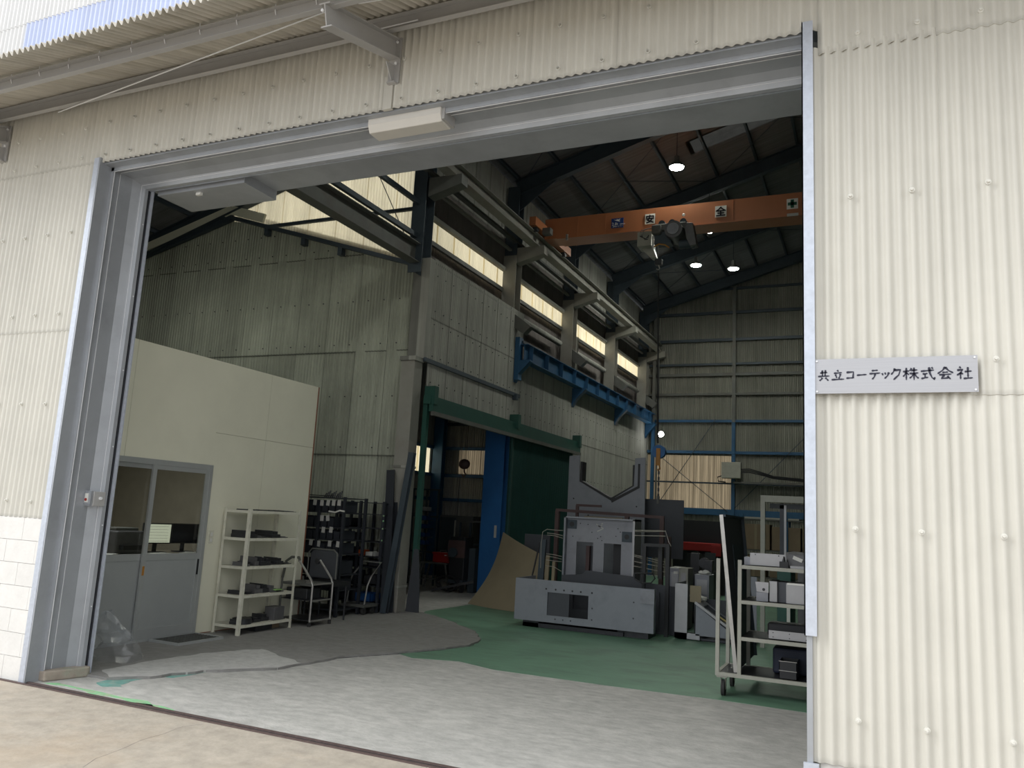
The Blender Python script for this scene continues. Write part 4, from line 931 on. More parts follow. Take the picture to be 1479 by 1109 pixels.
mm.build('table_lines', GREYP, t)
monitor((-9.15, 8.92, 0.842), -0.2, SCREEND, 'dark switched-off monitor right of the lit one in the office', 0.42, 0.28)
pr_ = thing('printer', 'grey desktop printer on the left of the office desk', 'printer', (-9.15, 7.85, 0.84))
M().box(-9.35, -8.98, 7.62, 8.06, 0.842, 1.14).build('body', GREYP, pr_, bevel=0.02); M().box(-8.985, -8.9, 7.68, 8.0, 0.90, 0.96).build('tray', BLACK, pr_); M().box(-9.3, -9.05, 7.66, 8.02, 1.14, 1.18).build('lid', STEELG, pr_, bevel=0.01)
for i, (x, y, r, lab) in enumerate(((-8.9, 7.4, 0.3, 'white paper sheets left of the printer on the office desk'), (-8.85, 8.2, -0.2, 'loose white papers before the lit monitor on the desk'), (-8.85, 8.75, 0.5, 'stack of papers before the dark office monitor'))):
    m = M(); m.rbox((x, y, 0.847), (0.18, 0.28, 0.01), (0, 0, r)); m.rbox((x + .01, y + 0.03, 0.855), (0.18, 0.28, 0.005), (0, 0, r + 0.2)); tag(m.build('paper', TAGW), lab, 'paper')
bs = thing('office_cabinet', 'dark low cabinet with a shelf at the right inside the office', 'cabinet', (-8.45, 9.0, 0.03))
M().box(-8.64, -8.25, 8.80, 9.3, 0.03, 1.0).build('body', MACHD, bs); M().box(-8.66, -8.22, 8.78, 9.32, 1.0, 1.02).build('cabinet_top', WHITE, bs); M().box(-8.24, -8.23, 8.9, 8.905, 0.1, 1.0).build('door_gap', BLACK, bs)
ol_ = bpy.data.lights.new('office_fill_light', 'AREA'); ol_.energy = 17; ol_.size = 1.0; oo = bpy.data.objects.new('office_fill_light', ol_); C.objects.link(oo); oo.location = (-9.3, 7.3, 2.48)  # unseen area light added to brighten the office interior
# door mat
mt_ = thing('door_mat', 'grey metal grating mat on the floor before the office door', 'mat', (-7.15, 7.2, 0.022))
a, b = Vector((-7.38, 6.82, 0)), Vector((-6.90, 6.90, 0)); 
m = M(); m.box(-7.36, -6.92, 6.84, 6.86, 0.022, 0.05); m.box(-7.36, -6.92, 7.50, 7.52, 0.022, 0.05); m.box(-7.36, -7.34, 6.86, 7.50, 0.022, 0.0495); m.box(-6.94, -6.92, 6.86, 7.50, 0.022, 0.0495); m.build('rim', ALU, mt_)
M().box(-7.34, -6.94, 6.86, 7.5, 0.022, 0.026).build('tray', DARKP, mt_)
for i in range(9): M().box(-7.34 + i * 0.045, -7.335 + i * 0.045, 6.86, 7.50, 0.026, 0.046).build('grating_bar', STEELG, mt_)
for i in range(13): M().box(-7.34, -6.94, 6.90 + i * 0.048, 6.905 + i * 0.048, 0.026, 0.044).build('grating_bar', STEELG, mt_)

# ------------------------------------------------------------------ cream shelf with parts
cs_ = thing('shelf_unit', 'cream angle-steel shelf unit with four open levels against the office wall', 'shelf', (-7.15, 8.25, 0.022))
SX0, SX1, SY0, SY1 = -7.37, -6.96, 7.79, 8.76
for x, y, sx_, sy_ in ((SX1, SY0, -1, 1), (SX0, SY0, 1, 1), (SX1, SY1, -1, -1), (SX0, SY1, 1, -1)):
    m = M(); m.box(x, x + sx_ * 0.04, y, y + sy_ * 0.0015, 0.03, 1.52); m.box(x, x + sx_ * 0.0015, y + sy_ * 0.0015, y + sy_ * 0.04, 0.03, 1.52); m.box(x - 0.03 * -sx_, x - 0.01 * sx_, y - 0.01, y + 0.03 * sy_, 0.022, 0.03); m.build('post', CREAMS, cs_)
SHZ = [1.50, 1.165, 0.825, 0.485, 0.135]
for z in SHZ:
    m = M(); m.box(SX0 + .002, SX1 - .002, SY0 + .002, SY1 - .002, z - 0.004, z); m.box(SX1 - 0.006, SX1 - 0.002, SY0 + 0.002, SY1 - .002, z - 0.032, z - .004); m.box(SX0 + .002, SX1 - 0.006, SY0 + 0.002, SY0 + 0.006, z - 0.032, z - .004); m.box(SX0 + .002, SX1 - 0.006, SY1 - 0.006, SY1 - .002, z - 0.032, z - .004); m.build('shelf_board', CREAMS, cs_)
lev = ['top', 'second', 'third', 'fourth', 'lowest']
ORDN = ['first', 'second', 'third', 'fourth', 'fifth', 'sixth', 'seventh', 'eighth', 'ninth', 'tenth', 'eleventh', 'twelfth']
rnd = random.Random(3)
for li, z in enumerate(SHZ):
    y = SY0 + 0.06; n = 0
    while y < SY1 - 0.12:
        w = rnd.uniform(0.07, 0.17); d = rnd.uniform(0.12, 0.3)
        h = 0.014 if li == 0 else rnd.choice([0.015, 0.02, 0.03, 0.05, 0.09])
        if li == 1 and n in (0, 3): h = 0.09
        if li in (2, 3) and n in (2, 3): h = 0.11
        if li == 4: h = rnd.choice([0.06, 0.09])
        m = M(); x1 = SX1 - 0.045 - rnd.uniform(0, 0.06)
        m.box(x1 - d, x1, y, y + w, z, z + h * 0.5); m.box(x1 - d, x1 - 0.01, y + 0.006, y + 0.012, z + h * 0.5, z + h); m.box(x1 - d * 0.9, x1 - 0.02, y + w * 0.3, y + w * 0.8, z + h * 0.5, z + h * 0.9)
        o = m.build('metal_part', DARKP if rnd.random() < 0.75 else GREYP, bevel=0.002)
        tag(o, 'small dark metal part, %s from near end, %s level of cream shelf' % (ORDN[n], lev[li]), 'metal part', 'metal parts on the %s level of the cream shelf' % lev[li])
        y += w + rnd.uniform(0.004, 0.03); n += 1
for (x, y, r_, h) in ((-7.08, 7.98, 0.11, 0.07),):
    tag(M().cyl((x, y, 0.135), (x, y, 0.205), r_, 24).build('steel_ring', DARKP, bevel=0.004), 'round dark steel disc on the near end of the lowest cream level', 'metal part')
o = M().box(-7.15, -6.99, 8.45, 8.64, 0.136, 0.30); tag(o.build('gear_box', GREYP, bevel=0.006), 'grey ribbed cube on the far end of the lowest cream level', 'box')
o = M(); o.box(-7.12, -6.98, 8.42, 8.55, 0.512, 0.522); tag(o.build('green_tag', mat('green_tag_paint', (0.22, 0.42, 0.12), 0.6)), 'bright green strip on a part on the fourth cream level', 'tag')
for i, (x0, x1, y0, y1, z1) in enumerate(((-7.3, -7.05, 8.2, 8.5, 0.10), (-7.3, -7.1, 8.55, 8.7, 0.09))):
    tag(M().box(x0, x1, y0, y1, 0.022, z1).build('wood_block', CARD if i else DARKP), ('low dark block on the floor under the cream shelf', 'brown wooden block on the floor under the cream shelf')[i], 'block')

# ------------------------------------------------------------------ tubular trolley beside the shelf
t1 = thing('tube_trolley', 'worn tubular steel trolley with two trays right of the cream shelf', 'trolley', (-7.1, 9.2, 0.022))
for y in (8.98, 9.42):
    M().tube([(-6.84, y, 0.08), (-6.84, y, 0.30), (-6.84, y, 0.56), (-6.86, y - 0.01, 0.62), (-6.97, y - 0.05, 0.78), (-7.04, y - 0.06, 0.86)], 0.014, 8).build('upright', CHROME, t1)
    M().tube([(-7.35, y, 0.08), (-7.35, y, 0.62)], 0.014, 8).build('upright', STEELG, t1)
    M().cyl((-6.84, y, 0.022), (-6.84, y, 0.08), 0.024, 10).build('foot', RUBBER, t1)
    M().bar((-7.35, y, 0.55), (-6.84, y, 0.55), 0.02).build('side_rail', STEELG, t1)
M().tube([(-7.35, 8.98, 0.62), (-7.32, 8.99, 0.84), (-7.24, 9.0, 0.90), (-7.12, 9.0, 0.90), (-7.04, 8.92, 0.86)], 0.018, 8).build('push_handle', STEELG, t1)
for z, mm in ((0.56, STEELG), (0.35, DARKP), (0.09, DARKP)):
    M().box(-7.35, -6.85, 8.98, 9.42, z, z + 0.01).build('tray', mm, t1)
    M().cyl((-6.84, 8.98, z), (-6.84, 9.42, z), 0.011, 8).build('cross_tube', CHROME, t1)
for i in range(5):
    q = (-6.95 - 0.06 * i, 9.06 + 0.07 * i, 0.572); tag(M().rbox(q, (0.09, 0.05, 0.016), (0, 0, i)).build('hand_tool', CHROME), 'small bright hand tool on the tubular trolley tray, %s from the front' % ORDN[i], 'tool', 'tools on the tubular trolley')
tag(M().box(-7.3, -6.95, 9.02, 9.3, 0.36, 0.50).build('tool_box', DARKP, bevel=0.01), 'dark box on the middle tray of the tubular trolley', 'box')
bk = thing('seat_back', 'upright rounded black chair back behind the tubular trolley', 'chair', (-7.25, 9.6, 0.022))
m = M(); pl_ = [(-7.36, 0.60), (-7.36, 0.93), (-7.33, 0.97), (-7.28, 0.985), (-6.98, 0.985), (-6.93, 0.97), (-6.90, 0.93), (-6.90, 0.60)]
m.prism(pl_, 'y', 9.55, 9.60); m.build('backrest', MACHD, bk, bevel=0.012)
M().cyl((-7.22, 9.549, 0.83), (-7.22, 9.53, 0.83), 0.04, 14).build('round_knob', DARKP, bk)
M().tube([(-7.38, 9.54, 0.6), (-7.38, 9.54, 0.95), (-7.33, 9.54, 1.0), (-6.95, 9.54, 1.0), (-6.89, 9.54, 0.95), (-6.89, 9.54, 0.6)], 0.011, 8).build('rim_tube', STEELG, bk)
M().box(-7.4, -6.9, 9.5, 9.9, 0.50, 0.56).build('seat', BLACK, bk)
for x in (-7.37, -6.93):
    for y in (9.53, 9.87): M().cyl((x, y, 0.022), (x, y, 0.5), 0.014, 8).build('leg', DARKP, bk)

# ------------------------------------------------------------------ dark bin racks
ORD = ['first', 'second', 'third', 'fourth', 'fifth', 'sixth', 'seventh', 'eighth', 'ninth', 'tenth', 'eleventh', 'twelfth']
rk = thing('bin_rack', 'black steel rack full of dark bins with white tags, right of the office', 'rack', (-7.9, 10.25, 0.022))
RX0, RX1, RY0, RY1 = -8.7, -7.17, 10.0, 10.55
for x in (RX0, -7.62, RX1):
    for y in (RY0, RY1): M().box(x - 0.02, x + 0.02, y - 0.02, y + 0.02, 0.022, 1.75 if x != -7.62 else 1.6).build('post', RACKM if x == RX1 else RACKM, rk)
LV = [1.52, 1.30, 1.12, 0.92, 0.62, 0.40, 0.12]
for z in LV + [1.74]: M().box(RX0, RX1, RY0, RY1, z - 0.015, z).build('shelf_board', RACKM, rk)
tags = [(-7.71, 1.654), (-7.582, 1.649), (-7.468, 1.654), (-7.368, 1.658), (-7.268, 1.662), (-7.557, 1.425), (-7.45, 1.43), (-7.319, 1.437), (-7.512, 1.254), (-7.374, 1.262), (-7.718, 1.059), (-7.577, 1.047), (-7.377, 1.06), (-7.228, 1.059), (-7.296, 0.666), (-7.19, 0.755)]
rn = ['top', 'second', 'third', 'fourth', 'fifth', 'sixth']
for li, (z, hh) in enumerate(((1.52, 0.19), (1.30, 0.17), (1.12, 0.15), (0.92, 0.17), (0.62, 0.22), (0.40, .17))):
    for j in range(7):
        x = RX1 - 0.05 - j * 0.125
        if li in (1,) and j in (0,): continue
        t = thing('storage_bin', 'narrow dark bin, %s from the right, on the %s level of the tagged rack' % (ORD[j], rn[li]), 'bin', (x - 0.055, 10.2, z), 'dark bins on the %s level of the tagged rack' % rn[li])
        m = M(); m.box(x - 0.11, x, RY0 + 0.01, RY0 + 0.016, z + 0.002, z + hh * 0.8); m.box(x - 0.11, x - 0.106, RY0 + 0.01, RY0 + 0.4, z + 0.002, z + hh * 0.9); m.box(x - 0.004, x, RY0 + 0.01, RY0 + 0.4, z + 0.002, z + hh * 0.9); m.box(x - 0.11, x, RY0 + 0.01, RY0 + 0.4, z + 0.001, z + 0.006)
        m.build('bin_shell', RACKM if (j + li) % 2 else RACKM, t)
        for tx, tz in tags:
            if abs(tx - (x - 0.055)) < 0.0626 and z < tz < z + 0.2:
                M().rbox((tx, RY0 - 0.004, tz), (0.062, 0.002, 0.085), (0, rnd.uniform(-.12, .12), 0)).build('paper_tag', TAGW, t)
for i in range(5): tag(M().bar((-8.3, 10.05 + i * 0.05, 1.755 + 0.006), (-7.45, 10.06 + i * 0.06, 1.755 + 0.006), 0.02, 0.01).build('steel_strip', DARKP), 'thin dark steel strip lying on top of the tagged rack, %s from the front' % ORD[i], 'steel strip', 'strips on the tagged rack')
for i in range(9): tag(M().cyl((-7.62 + i * 0.035, 10.1, 1.742), (-7.60 + i * 0.035, 10.12, 1.80 + 0.02 * (i % 3)), 0.01, 6).build('bolt_bar', DARKP), 'short dark bolt standing on top of the tagged rack, %s from the left' % ORD[i], 'bolt', 'bolts on top of the tagged rack')
tag(M().tube([(-7.42, 9.97, 1.53), (-7.3, 9.96, 1.52), (-7.22, 9.96, 1.55), (-7.14, 9.97, 1.54)], 0.012, 8).build('curved_handle', WHITE), 'white curved strip sticking out of the tagged black rack', 'strip')

rk2 = thing('open_rack', 'dark open steel rack in the corner left of the leaning beams', 'rack', (-7.45, 11.1, 0.022))
for x in (-7.95, -7.5, -7.06):
    for y in (10.9, 11.3): M().box(x - 0.02, x + 0.02, y - 0.02, y + 0.02, 0.022, 1.72).build('post', RACKM, rk2)
for z in (1.70, 1.52, 1.30, 1.09, 0.86, 0.70, 0.42, 0.16): M().box(-7.95, -7.06, 10.9, 11.3, z - 0.012, z).build('shelf_board', RACKM, rk2)
def smallbox(x, y, z, w, d, h, m_, lab, cat='box', nm='parts_box', grp=None):
    t = M(); t.box(x - w / 2, x + w / 2, y, y + d, z, z + h * 0.12); t.box(x - w / 2, x - w / 2 + 0.008, y, y + d, z, z + h); t.box(x + w / 2 - 0.008, x + w / 2, y, y + d, z, z + h); t.box(x - w / 2, x + w / 2, y, y + 0.008, z, z + h); t.box(x - w / 2, x + w / 2, y + d - 0.008, y + d, z, z + h)
    return tag(t.build(nm, m_), lab, cat, grp)
smallbox(-7.47, 10.91, 0.862, 0.12, 0.2, 0.09, mat('orange_box', (0.45, 0.09, 0.02), 0.5), 'small orange box on the open dark rack in the corner')
smallbox(-7.28, 10.91, 0.862, 0.14, 0.2, 0.07, TAGW, 'small white box right of the orange box on the dark rack')
smallbox(-7.35, 10.92, 0.162, 0.30, 0.3, 0.13, BLUEBIN, 'blue plastic bin low on the open dark rack')
for i, (x, z, w, h) in enumerate(((-7.75, .862, .2, .12), (-7.78, .702, .25, .12), (-7.2, .702, .22, .1), (-7.7, .422, .3, .2), (-7.25, .422, .25, .15), (-7.75, .162, .3, .2), (-7.72, 1.092, .2, .12), (-7.8, 1.302, .22, .14))):
    smallbox(x, 10.95, z, w, 0.3, h, RACKM if i % 2 else DARKP, 'black parts box in the open dark rack, %s' % ('left on the fourth shelf', 'left on the fifth shelf', 'right on the fifth shelf', 'left on the sixth shelf', 'right on the sixth shelf', 'left on the lowest shelf', 'left on the third shelf', 'left on the second shelf')[i], grp='black boxes in the open dark rack')
tag(M().cyl((-7.62, 10.885, 1.0), (-7.62, 10.88, 1.0), 0.045, 14).build('round_tag', TAGW), 'rounded white paper tag on the open dark rack', 'tag')
for i, z in enumerate((1.50, 1.42, 1.30, 1.12, 0.78)): tag(M().ball((-7.04, 10.87, z), 0.014, n=8, m=5).build('green_clip', LIME), 'tiny pale green clip on the right post of the open rack, %s from the top' % ORD[i], 'clip', 'green clips on the rack post')

# platform trolley
t2 = thing('hand_trolley', 'small platform trolley with a bent tubular handle before the dark racks', 'trolley', (-7.2, 10.7, 0.022))
M().box(-7.44, -7.02, 10.50, 10.86, 0.13, 0.17).build('platform', STEELG, t2)
M().tube([(-7.42, 10.62, 0.17), (-7.40, 10.62, 0.45), (-7.36, 10.62, 0.58), (-7.20, 10.66, 0.80), (-6.88, 10.66, 0.80), (-7.03, 10.64, 0.58), (-7.07, 10.62, 0.45), (-7.10, 10.62, 0.17)], 0.013, 8).build('handle', CHROME, t2)
for x in (-7.40, -7.07):
    for y in (10.56, 10.80):
        M().cyl((x - 0.018, y, 0.072), (x + 0.018, y, 0.072), 0.05, 14).build('wheel', RUBBER, t2); M().box(x - 0.03, x + 0.03, y - 0.02, y + 0.02, 0.1, 0.13).build('caster_plate', DARKP, t2)
M().box(-7.41, -7.37, 10.60, 10.61, 0.35, 0.50).build('hanging_tag', TAGW, t2)

# leaning beams
lb = M(); lb.ibeam((-6.95, 11.02, 0.03), (-7.09, 11.12, 2.23), 0.15, 0.15, 0.012, up=(0, 1, 0)); tag(lb.build('steel_beam', RACKM), 'black steel beam leaning on the wall left of the taller beam', 'beam')
lb = M(); lb.ibeam((-6.93, 10.92, 0.03), (-6.74, 11.1, 2.52), 0.085, 0.10, 0.01, up=(0, 1, 0)); tag(lb.build('steel_beam', STEEL), 'tall dark grey steel beam leaning against the pale corner column', 'beam')
lb = M(); lb.box(-6.80, -6.70, 11.35, 11.42, 0.0, 0.02); lb.prism([(-6.86, 0.0), (-6.62, 0.0), (-6.64, 0.5), (-6.70, 1.0), (-6.78, 1.0)], 'y', 11.43, 11.45); tag(lb.build('steel_plate', MACHD), 'dark narrow steel plate standing at the foot of the green door jamb', 'plate')

# ------------------------------------------------------------------ machine frames in the hall
mf = thing('machine_bed', 'long low grey steel machine frame with a rectangular window, front of the hall', 'machine frame', (-3.9, 11.6, 0.06))
M().plate('y', 11.40, 11.415, -4.955, -2.84, 0.10, 0.70, [(-4.435, -3.80, 0.20, 0.53)]).build('front_plate', MACH, mf)
M().box(-4.955, -4.94, 11.415, 12.15, 0.10, 0.70).build('side_plate', MACHL, mf)
M().box(-2.855, -2.84, 11.415, 11.50, 0.10, 0.70).build('side_plate', MACHL, mf)
M().plate('y', 12.14, 12.155, -4.955, -2.95, 0.10, 0.62, [(-4.3, -3.9, 0.25, 0.5)]).build('rear_plate', MACHD, mf)
M().box(-4.94, -3.0, 11.415, 12.14, 0.10, 0.112).build('bottom_plate', MACHD, mf)
M().box(-4.42, -4.30, 11.55, 11.75, 0.112, 0.36).build('inner_block', MACHD, mf)
for x in (-4.6, -3.5): M().box(x, x + 0.5, 11.42, 11.45, 0.112, 0.62).build('inner_rib', MACHD, mf) if x < -4.5 else M().box(-3.78, -3.76, 11.42, 12.1, 0.112, 0.62).build('inner_rib', MACHD, mf)
M().box(-3.03, -2.83, 11.37, 11.40, 0.50, 0.68).build('corner_bracket', MACHL, mf)
for x in (-4.46, -4.31, -4.18, -4.05, -3.92, -3.75): M().cyl((x, 11.40, 0.575), (x, 11.397, 0.575), 0.014, 8).build('bolt_hole', BLACK, mf)
for x, z in ((-3.74, .36), (-3.74, .2), (-3.13, .5), (-3.13, .28), (-4.30, .155), (-4.18, .155), (-4.06, .155)): M().cyl((x, 11.40, z), (x, 11.397, z), 0.012, 8).build('bolt_hole', MACHD, mf)
M().box(-4.85, -3.3, 11.5, 12.0, 0.0, 0.06).build('base_skid', DARKP, mf); M().box(-3.4, -2.95, 11.55, 12.0, 0.0, 0.1).build('base_skid', DARKP, mf); M().box(-4.85, -4.6, 11.5, 12.0, 0.0, 0.1).build('base_skid', DARKP, mf)
dp = thing('steel_sheet', 'dark steel plate with stepped top standing behind the low machine frame', 'plate', (-3.6, 12.2, 0))
M().prism([(-4.52, 0.0), (-4.52, 0.74), (-4.2, 0.77), (-4.12, 0.84), (-3.35, 0.80), (-3.3, 0.74), (-2.72, 0.70), (-2.72, 0.0)], 'y', 12.20, 12.215).build('plate', MACHD, dp)
for x in (-4.3, -2.9): M().prism([(12.215, 0.0), (12.45, 0.0), (12.215, 0.4)], 'x', x, x + 0.01).build('stay', MACHD, dp)

uf = thing('machine_upright', 'grey upright steel frame with two tall window openings behind the machine bed', 'machine frame', (-4.0, 12.6, 0))
UY = 12.5
m = M(); m.plate('y', UY, UY + 0.015, -4.57, -3.43, 0.0, 1.63, [(-4.40, -4.12, 0.25, 1.26), (-3.94, -3.66, 0.25, 1.26)]); m.build('face_plate', MACHL, uf)
M().box(-4.60, -4.57, UY - 0.09, UY + 0.3, 0.0, 1.655).build('side_flange', MACH, uf); M().box(-3.455, -3.425, UY - 0.09, UY + 0.3, 0.0, 1.66).build('side_flange', SHEETM, uf)
M().box(-4.60, -3.425, UY - 0.09, UY + 0.3, 1.63, 1.655).build('top_flange', MACH, uf)
M().box(-4.58, -4.41, UY - 0.012, UY, 1.46, 1.60).build('dark_pad', STEEL, uf); M().box(-3.65, -3.49, UY - 0.012, UY, 1.30, 1.46).build('dark_pad', STEEL, uf)
M().cyl((-4.49, UY - 0.012, 1.53), (-4.49, UY - 0.016, 1.53), 0.04, 14).build('pad_hole', BLACK, uf); M().cyl((-3.57, UY - 0.012, 1.38), (-3.57, UY - 0.016, 1.38), 0.04, 14).build('pad_hole', BLACK, uf)
M().box(-4.28, -4.22, UY + 0.12, UY + 0.2, 0.0, 1.2).build('inner_bar', BROWNF, uf); M().box(-4.24, -4.1, UY + 0.2, UY + 0.22, 0.0, 1.2).build('inner_plate', MACHD, uf); M().box(-3.86, -3.7, UY + 0.25, UY + 0.27, 0.0, 1.3).build('inner_plate', BLACK, uf)
for x, z in ((-4.35, 1.55), (-4.22, 1.54), (-4.15, 1.42), (-4.05, 1.33), (-4.0, 1.36), (-3.98, 1.3), (-3.75, 1.38), (-3.72, 1.5), (-3.68, 1.45), (-4.47, 1.34)): M().cyl((x, UY, z), (x, UY - 0.003, z), 0.009, 8).build('bolt_hole', BLACK, uf)
m = M()
for (a, b) in (((-4.08, 1.555), (-4.02, 1.51)), ((-4.02, 1.51), (-3.98, 1.55)), ((-4.05, 1.53), (-3.96, 1.49)), ((-3.96, 1.49), (-4.06, 1.44)), ((-4.0, 1.56), (-3.97, 1.57))):
    m.bar((a[0], UY - 0.001, a[1]), (b[0], UY - 0.001, b[1]), 0.002, 0.014, up=(0, 0, 1))
m.build('chalk_mark', TAGW, uf)
def brace(pts, r, lab, grp='bare wires tied around the upright frame'): return tag(M().tube(pts, r, 6).build('bare_wire', WIRE), lab, 'wire', grp)
for i, (z, dz) in enumerate(((1.42, 0.0), (1.36, -0.02), (1.33, -.03), (1.03, -0.02), (0.99, -0.02), (0.93, 0.0), (0.84, -0.06))):
    brace([(-4.60, 12.38, z + dz), (-4.75, 12.42, z), (-4.9, 12.46, z + 0.005)], 0.006, 'bare bent wire left of the grey upright frame, %s from the top' % ORDN[i], 'wires left of the upright frame')
for i, (z, dz) in enumerate(((1.50, 0.01), (1.42, 0.01), (1.08, -0.04), (1.05, -0.05), (0.99, -0.03), (0.92, -.03))):
    brace([(-3.42, 12.38, z - dz), (-3.2, 12.42, z), (-2.95, 12.46, z + dz)], 0.006, 'bare bent wire right of the grey upright frame, %s from the top' % ORDN[i], 'wires right of the upright frame')
brace([(-4.9, 12.46, 1.43), (-4.98, 12.46, 1.38), (-5.0, 12.46, 1.2), (-4.99, 12.46, 0.8)], 0.006, 'bare wire hanging down left of the upright frame', None)
brace([(-3.42, 12.38, 1.47), (-3.1, 12.44, 1.49), (-2.95, 12.46, 1.5), (-2.9, 12.46, 1.35), (-2.86, 12.46, 1.28)], 0.005, 'short loose wire end hanging right of the upright frame', None)

vp = thing('notched_plate', 'tall grey steel plate with a wide V notch at its top', 'plate', (-4.5, 14.6, 0))
M().prism([(-5.32, 0.0), (-5.32, 2.80), (-5.11, 2.82), (-5.10, 2.32), (-4.48, 1.99), (-4.04, 2.27), (-4.03, 2.78), (-3.84, 2.80), (-3.80, 0.0)], 'y', 14.5, 14.53).build('plate', MACH, vp)
M().prism([(-5.10, 2.70), (-5.06, 2.70), (-5.06, 2.34), (-4.48, 2.04), (-4.08, 2.28), (-4.08, 2.66), (-4.04, 2.66), (-4.04, 2.27), (-4.48, 1.98), (-5.10, 2.31)], 'y', 14.53, 14.75).build('notch_lining', BLACK, vp)
M().prism([(-3.93, 2.68), (-3.97, 2.68), (-3.97, 2.27), (-4.47, 2.0), (-4.45, 1.95), (-3.93, 2.24)], 'y', 14.492, 14.50).build('second_lip', BLACK, vp)
for x, z in ((-5.2, 2.0), (-4.9, 1.7), (-4.1, 1.75), (-3.98, 1.9), (-4.3, 1.62)): M().cyl((x, 14.50, z), (x, 14.496, z), 0.015, 8).build('bolt_hole', BLACK, vp)
for x in (-5.2, -3.95): M().prism([(14.53, 0), (15.0, 0), (14.53, 1.0)], 'x', x, x + 0.015).build('stay', MACHD, vp)
hp_ = thing('hanging_plate', 'large plain dark plate held by the crane chain right of the notched plate', 'plate', (-3.55, 14.85, 1.0))
M().box(-3.95, -3.19, 14.84, 14.86, 1.0, 2.06).build('plate', MACHD, hp_); M().box(-3.69, -3.65, 14.82, 14.88, 1.98, 2.12).build('clamp', STEELG, hp_)

bf = thing('tube_stand', 'brown primer-red tube frame standing behind the grey upright frame', 'frame', (-4.2, 13.6, 0))
M().bar((-5.18, 13.55, 1.76), (-3.24, 13.55, 1.72), 0.05).build('top_rail', BROWNF, bf)
for x in (-5.15, -3.88, -3.27): M().bar((x, 13.55, 0.0), (x, 13.55, 1.74), 0.07).build('leg', BROWNF, bf)
M().bar((-4.82, 13.6, 1.86), (-4.36, 13.6, 1.86), 0.04).build('upper_bar', BROWNF, bf); M().bar((-4.8, 13.6, 1.5), (-4.8, 13.6, 1.86), 0.05).build('upper_leg', BROWNF, bf)
M().box(-4.7, -4.0, 13.7, 13.75, 1.45, 1.68).build('back_board', TAN, bf)
M().bar((-5.15, 14.1, 0.0), (-5.15, 14.1, 1.4), 0.06).build('leg', BROWNF, bf); M().bar((-3.27, 14.1, 0.0), (-3.27, 14.1, 1.4), 0.06).build('leg', BROWNF, bf)

kf = thing('square_tube_stand', 'black square-tube U frame standing right of the machine bed', 'frame', (-3.0, 12.0, 0))
M().bar((-3.17, 12.0, 1.29), (-2.78, 12.0, 1.30), 0.045).build('top_bar', BLACK, kf); M().bar((-2.80, 12.0, 0.0), (-2.80, 12.0, 1.30), 0.055).build('post', BLACK, kf)
M().bar((-3.15, 12.0, 0.0), (-3.15, 12.0, 1.30), 0.05).build('post', BLACK, kf); M().bar((-2.97, 12.25, 0.8), (-2.97, 12.25, 1.3), 0.06).build('inner_post', BLACK, kf)
kw = M(); kw.tube([(-3.22, 11.75, 0.88), (-2.96, 11.75, 0.90), (-2.92, 11.75, 0.83), (-2.98, 11.75, 0.76), (-3.12, 11.75, 0.75), (-3.22, 11.75, 0.80), (-3.22, 11.75, 0.88)], 0.011, 8); kw.tube([(-3.08, 11.75, 0.88), (-3.08, 11.75, 0.70)], 0.012, 6); kw.tube([(-3.0, 11.75, 0.89), (-3.0, 11.98, 0.89)], 0.01, 6)
M_ = kw.build('ring_handle', BLACK, kf)

# grey sheet stack left of the frame
tb = thing('dark_post_stand', 'pair of thin dark posts leaning behind the tan board', 'posts', (-5.1, 12.6, 0))
M().bar((-5.10, 12.7, 0.0), (-5.06, 12.72, 1.25), 0.10, 0.05).build('post', STEEL, tb); M().bar((-5.32, 12.6, 0.0), (-5.12, 12.7, 1.2), 0.02).build('rod', BLACK, tb)
M().bar((-5.0, 12.75, 0.0), (-4.98, 12.75, 1.0), 0.06, 0.04).build('board', TAN, tb); M().bar((-4.88, 12.75, 0.0), (-4.87, 12.75, 0.9), 0.05, 0.04).build('board', TAN, tb)
tag(M().box(-5.95, -5.45, 14.0, 14.05, 0.0, 1.30).build('steel_sheet', MACHD), 'small dark sheet standing behind the top of the tan board', 'plate')

# curved tan board
def board(u, v):
    bl_ = Vector((-6.76, 13.42, 0.005)); br_ = Vector((-5.36, 12.93, 0.005)); tl_ = Vector((-6.42, 14.05, 1.30)); tr_ = Vector((-5.24, 13.38, 0.93))
    p = bl_.lerp(br_, u).lerp(tl_.lerp(tr_, u), v); s = math.sin(v * math.pi)
    return p + Vector((0.05, 0.12, -0.05)) * s * (1 - 0.3 * u) + Vector((0.0, -0.10, 0)) * math.sin(u * math.pi)
mm = M(); NU, NV = 14, 14
for k_ in (0, 1):
    vs = [board(i / NU, j / NV) + Vector((0.002, 0.008, 0)) * k_ for j in range(NV + 1) for i in range(NU + 1)]
    fs = [(j * (NU + 1) + i, j * (NU + 1) + i + 1, (j + 1) * (NU + 1) + i + 1, (j + 1) * (NU + 1) + i)[::(1 if k_ == 0 else -1)] for j in range(NV) for i in range(NU)]
    mm.add(vs, fs)
n1 = (NU + 1) * (NV + 1); rim = [i for i in range(NU + 1)] + [(j + 1) * (NU + 1) - 1 for j in range(1, NV + 1)] + [NV * (NU + 1) + i for i in range(NU - 1, -1, -1)] + [j * (NU + 1) for j in range(NV - 1, 0, -1)]
mm.f += [(rim[i], rim[(i + 1) % len(rim)], rim[(i + 1) % len(rim)] + n1, rim[i] + n1) for i in range(len(rim))]
tag(mm.build('bent_board', TAN, smooth=True), 'large bent tan board leaning on the floor left of the machine bed', 'board')

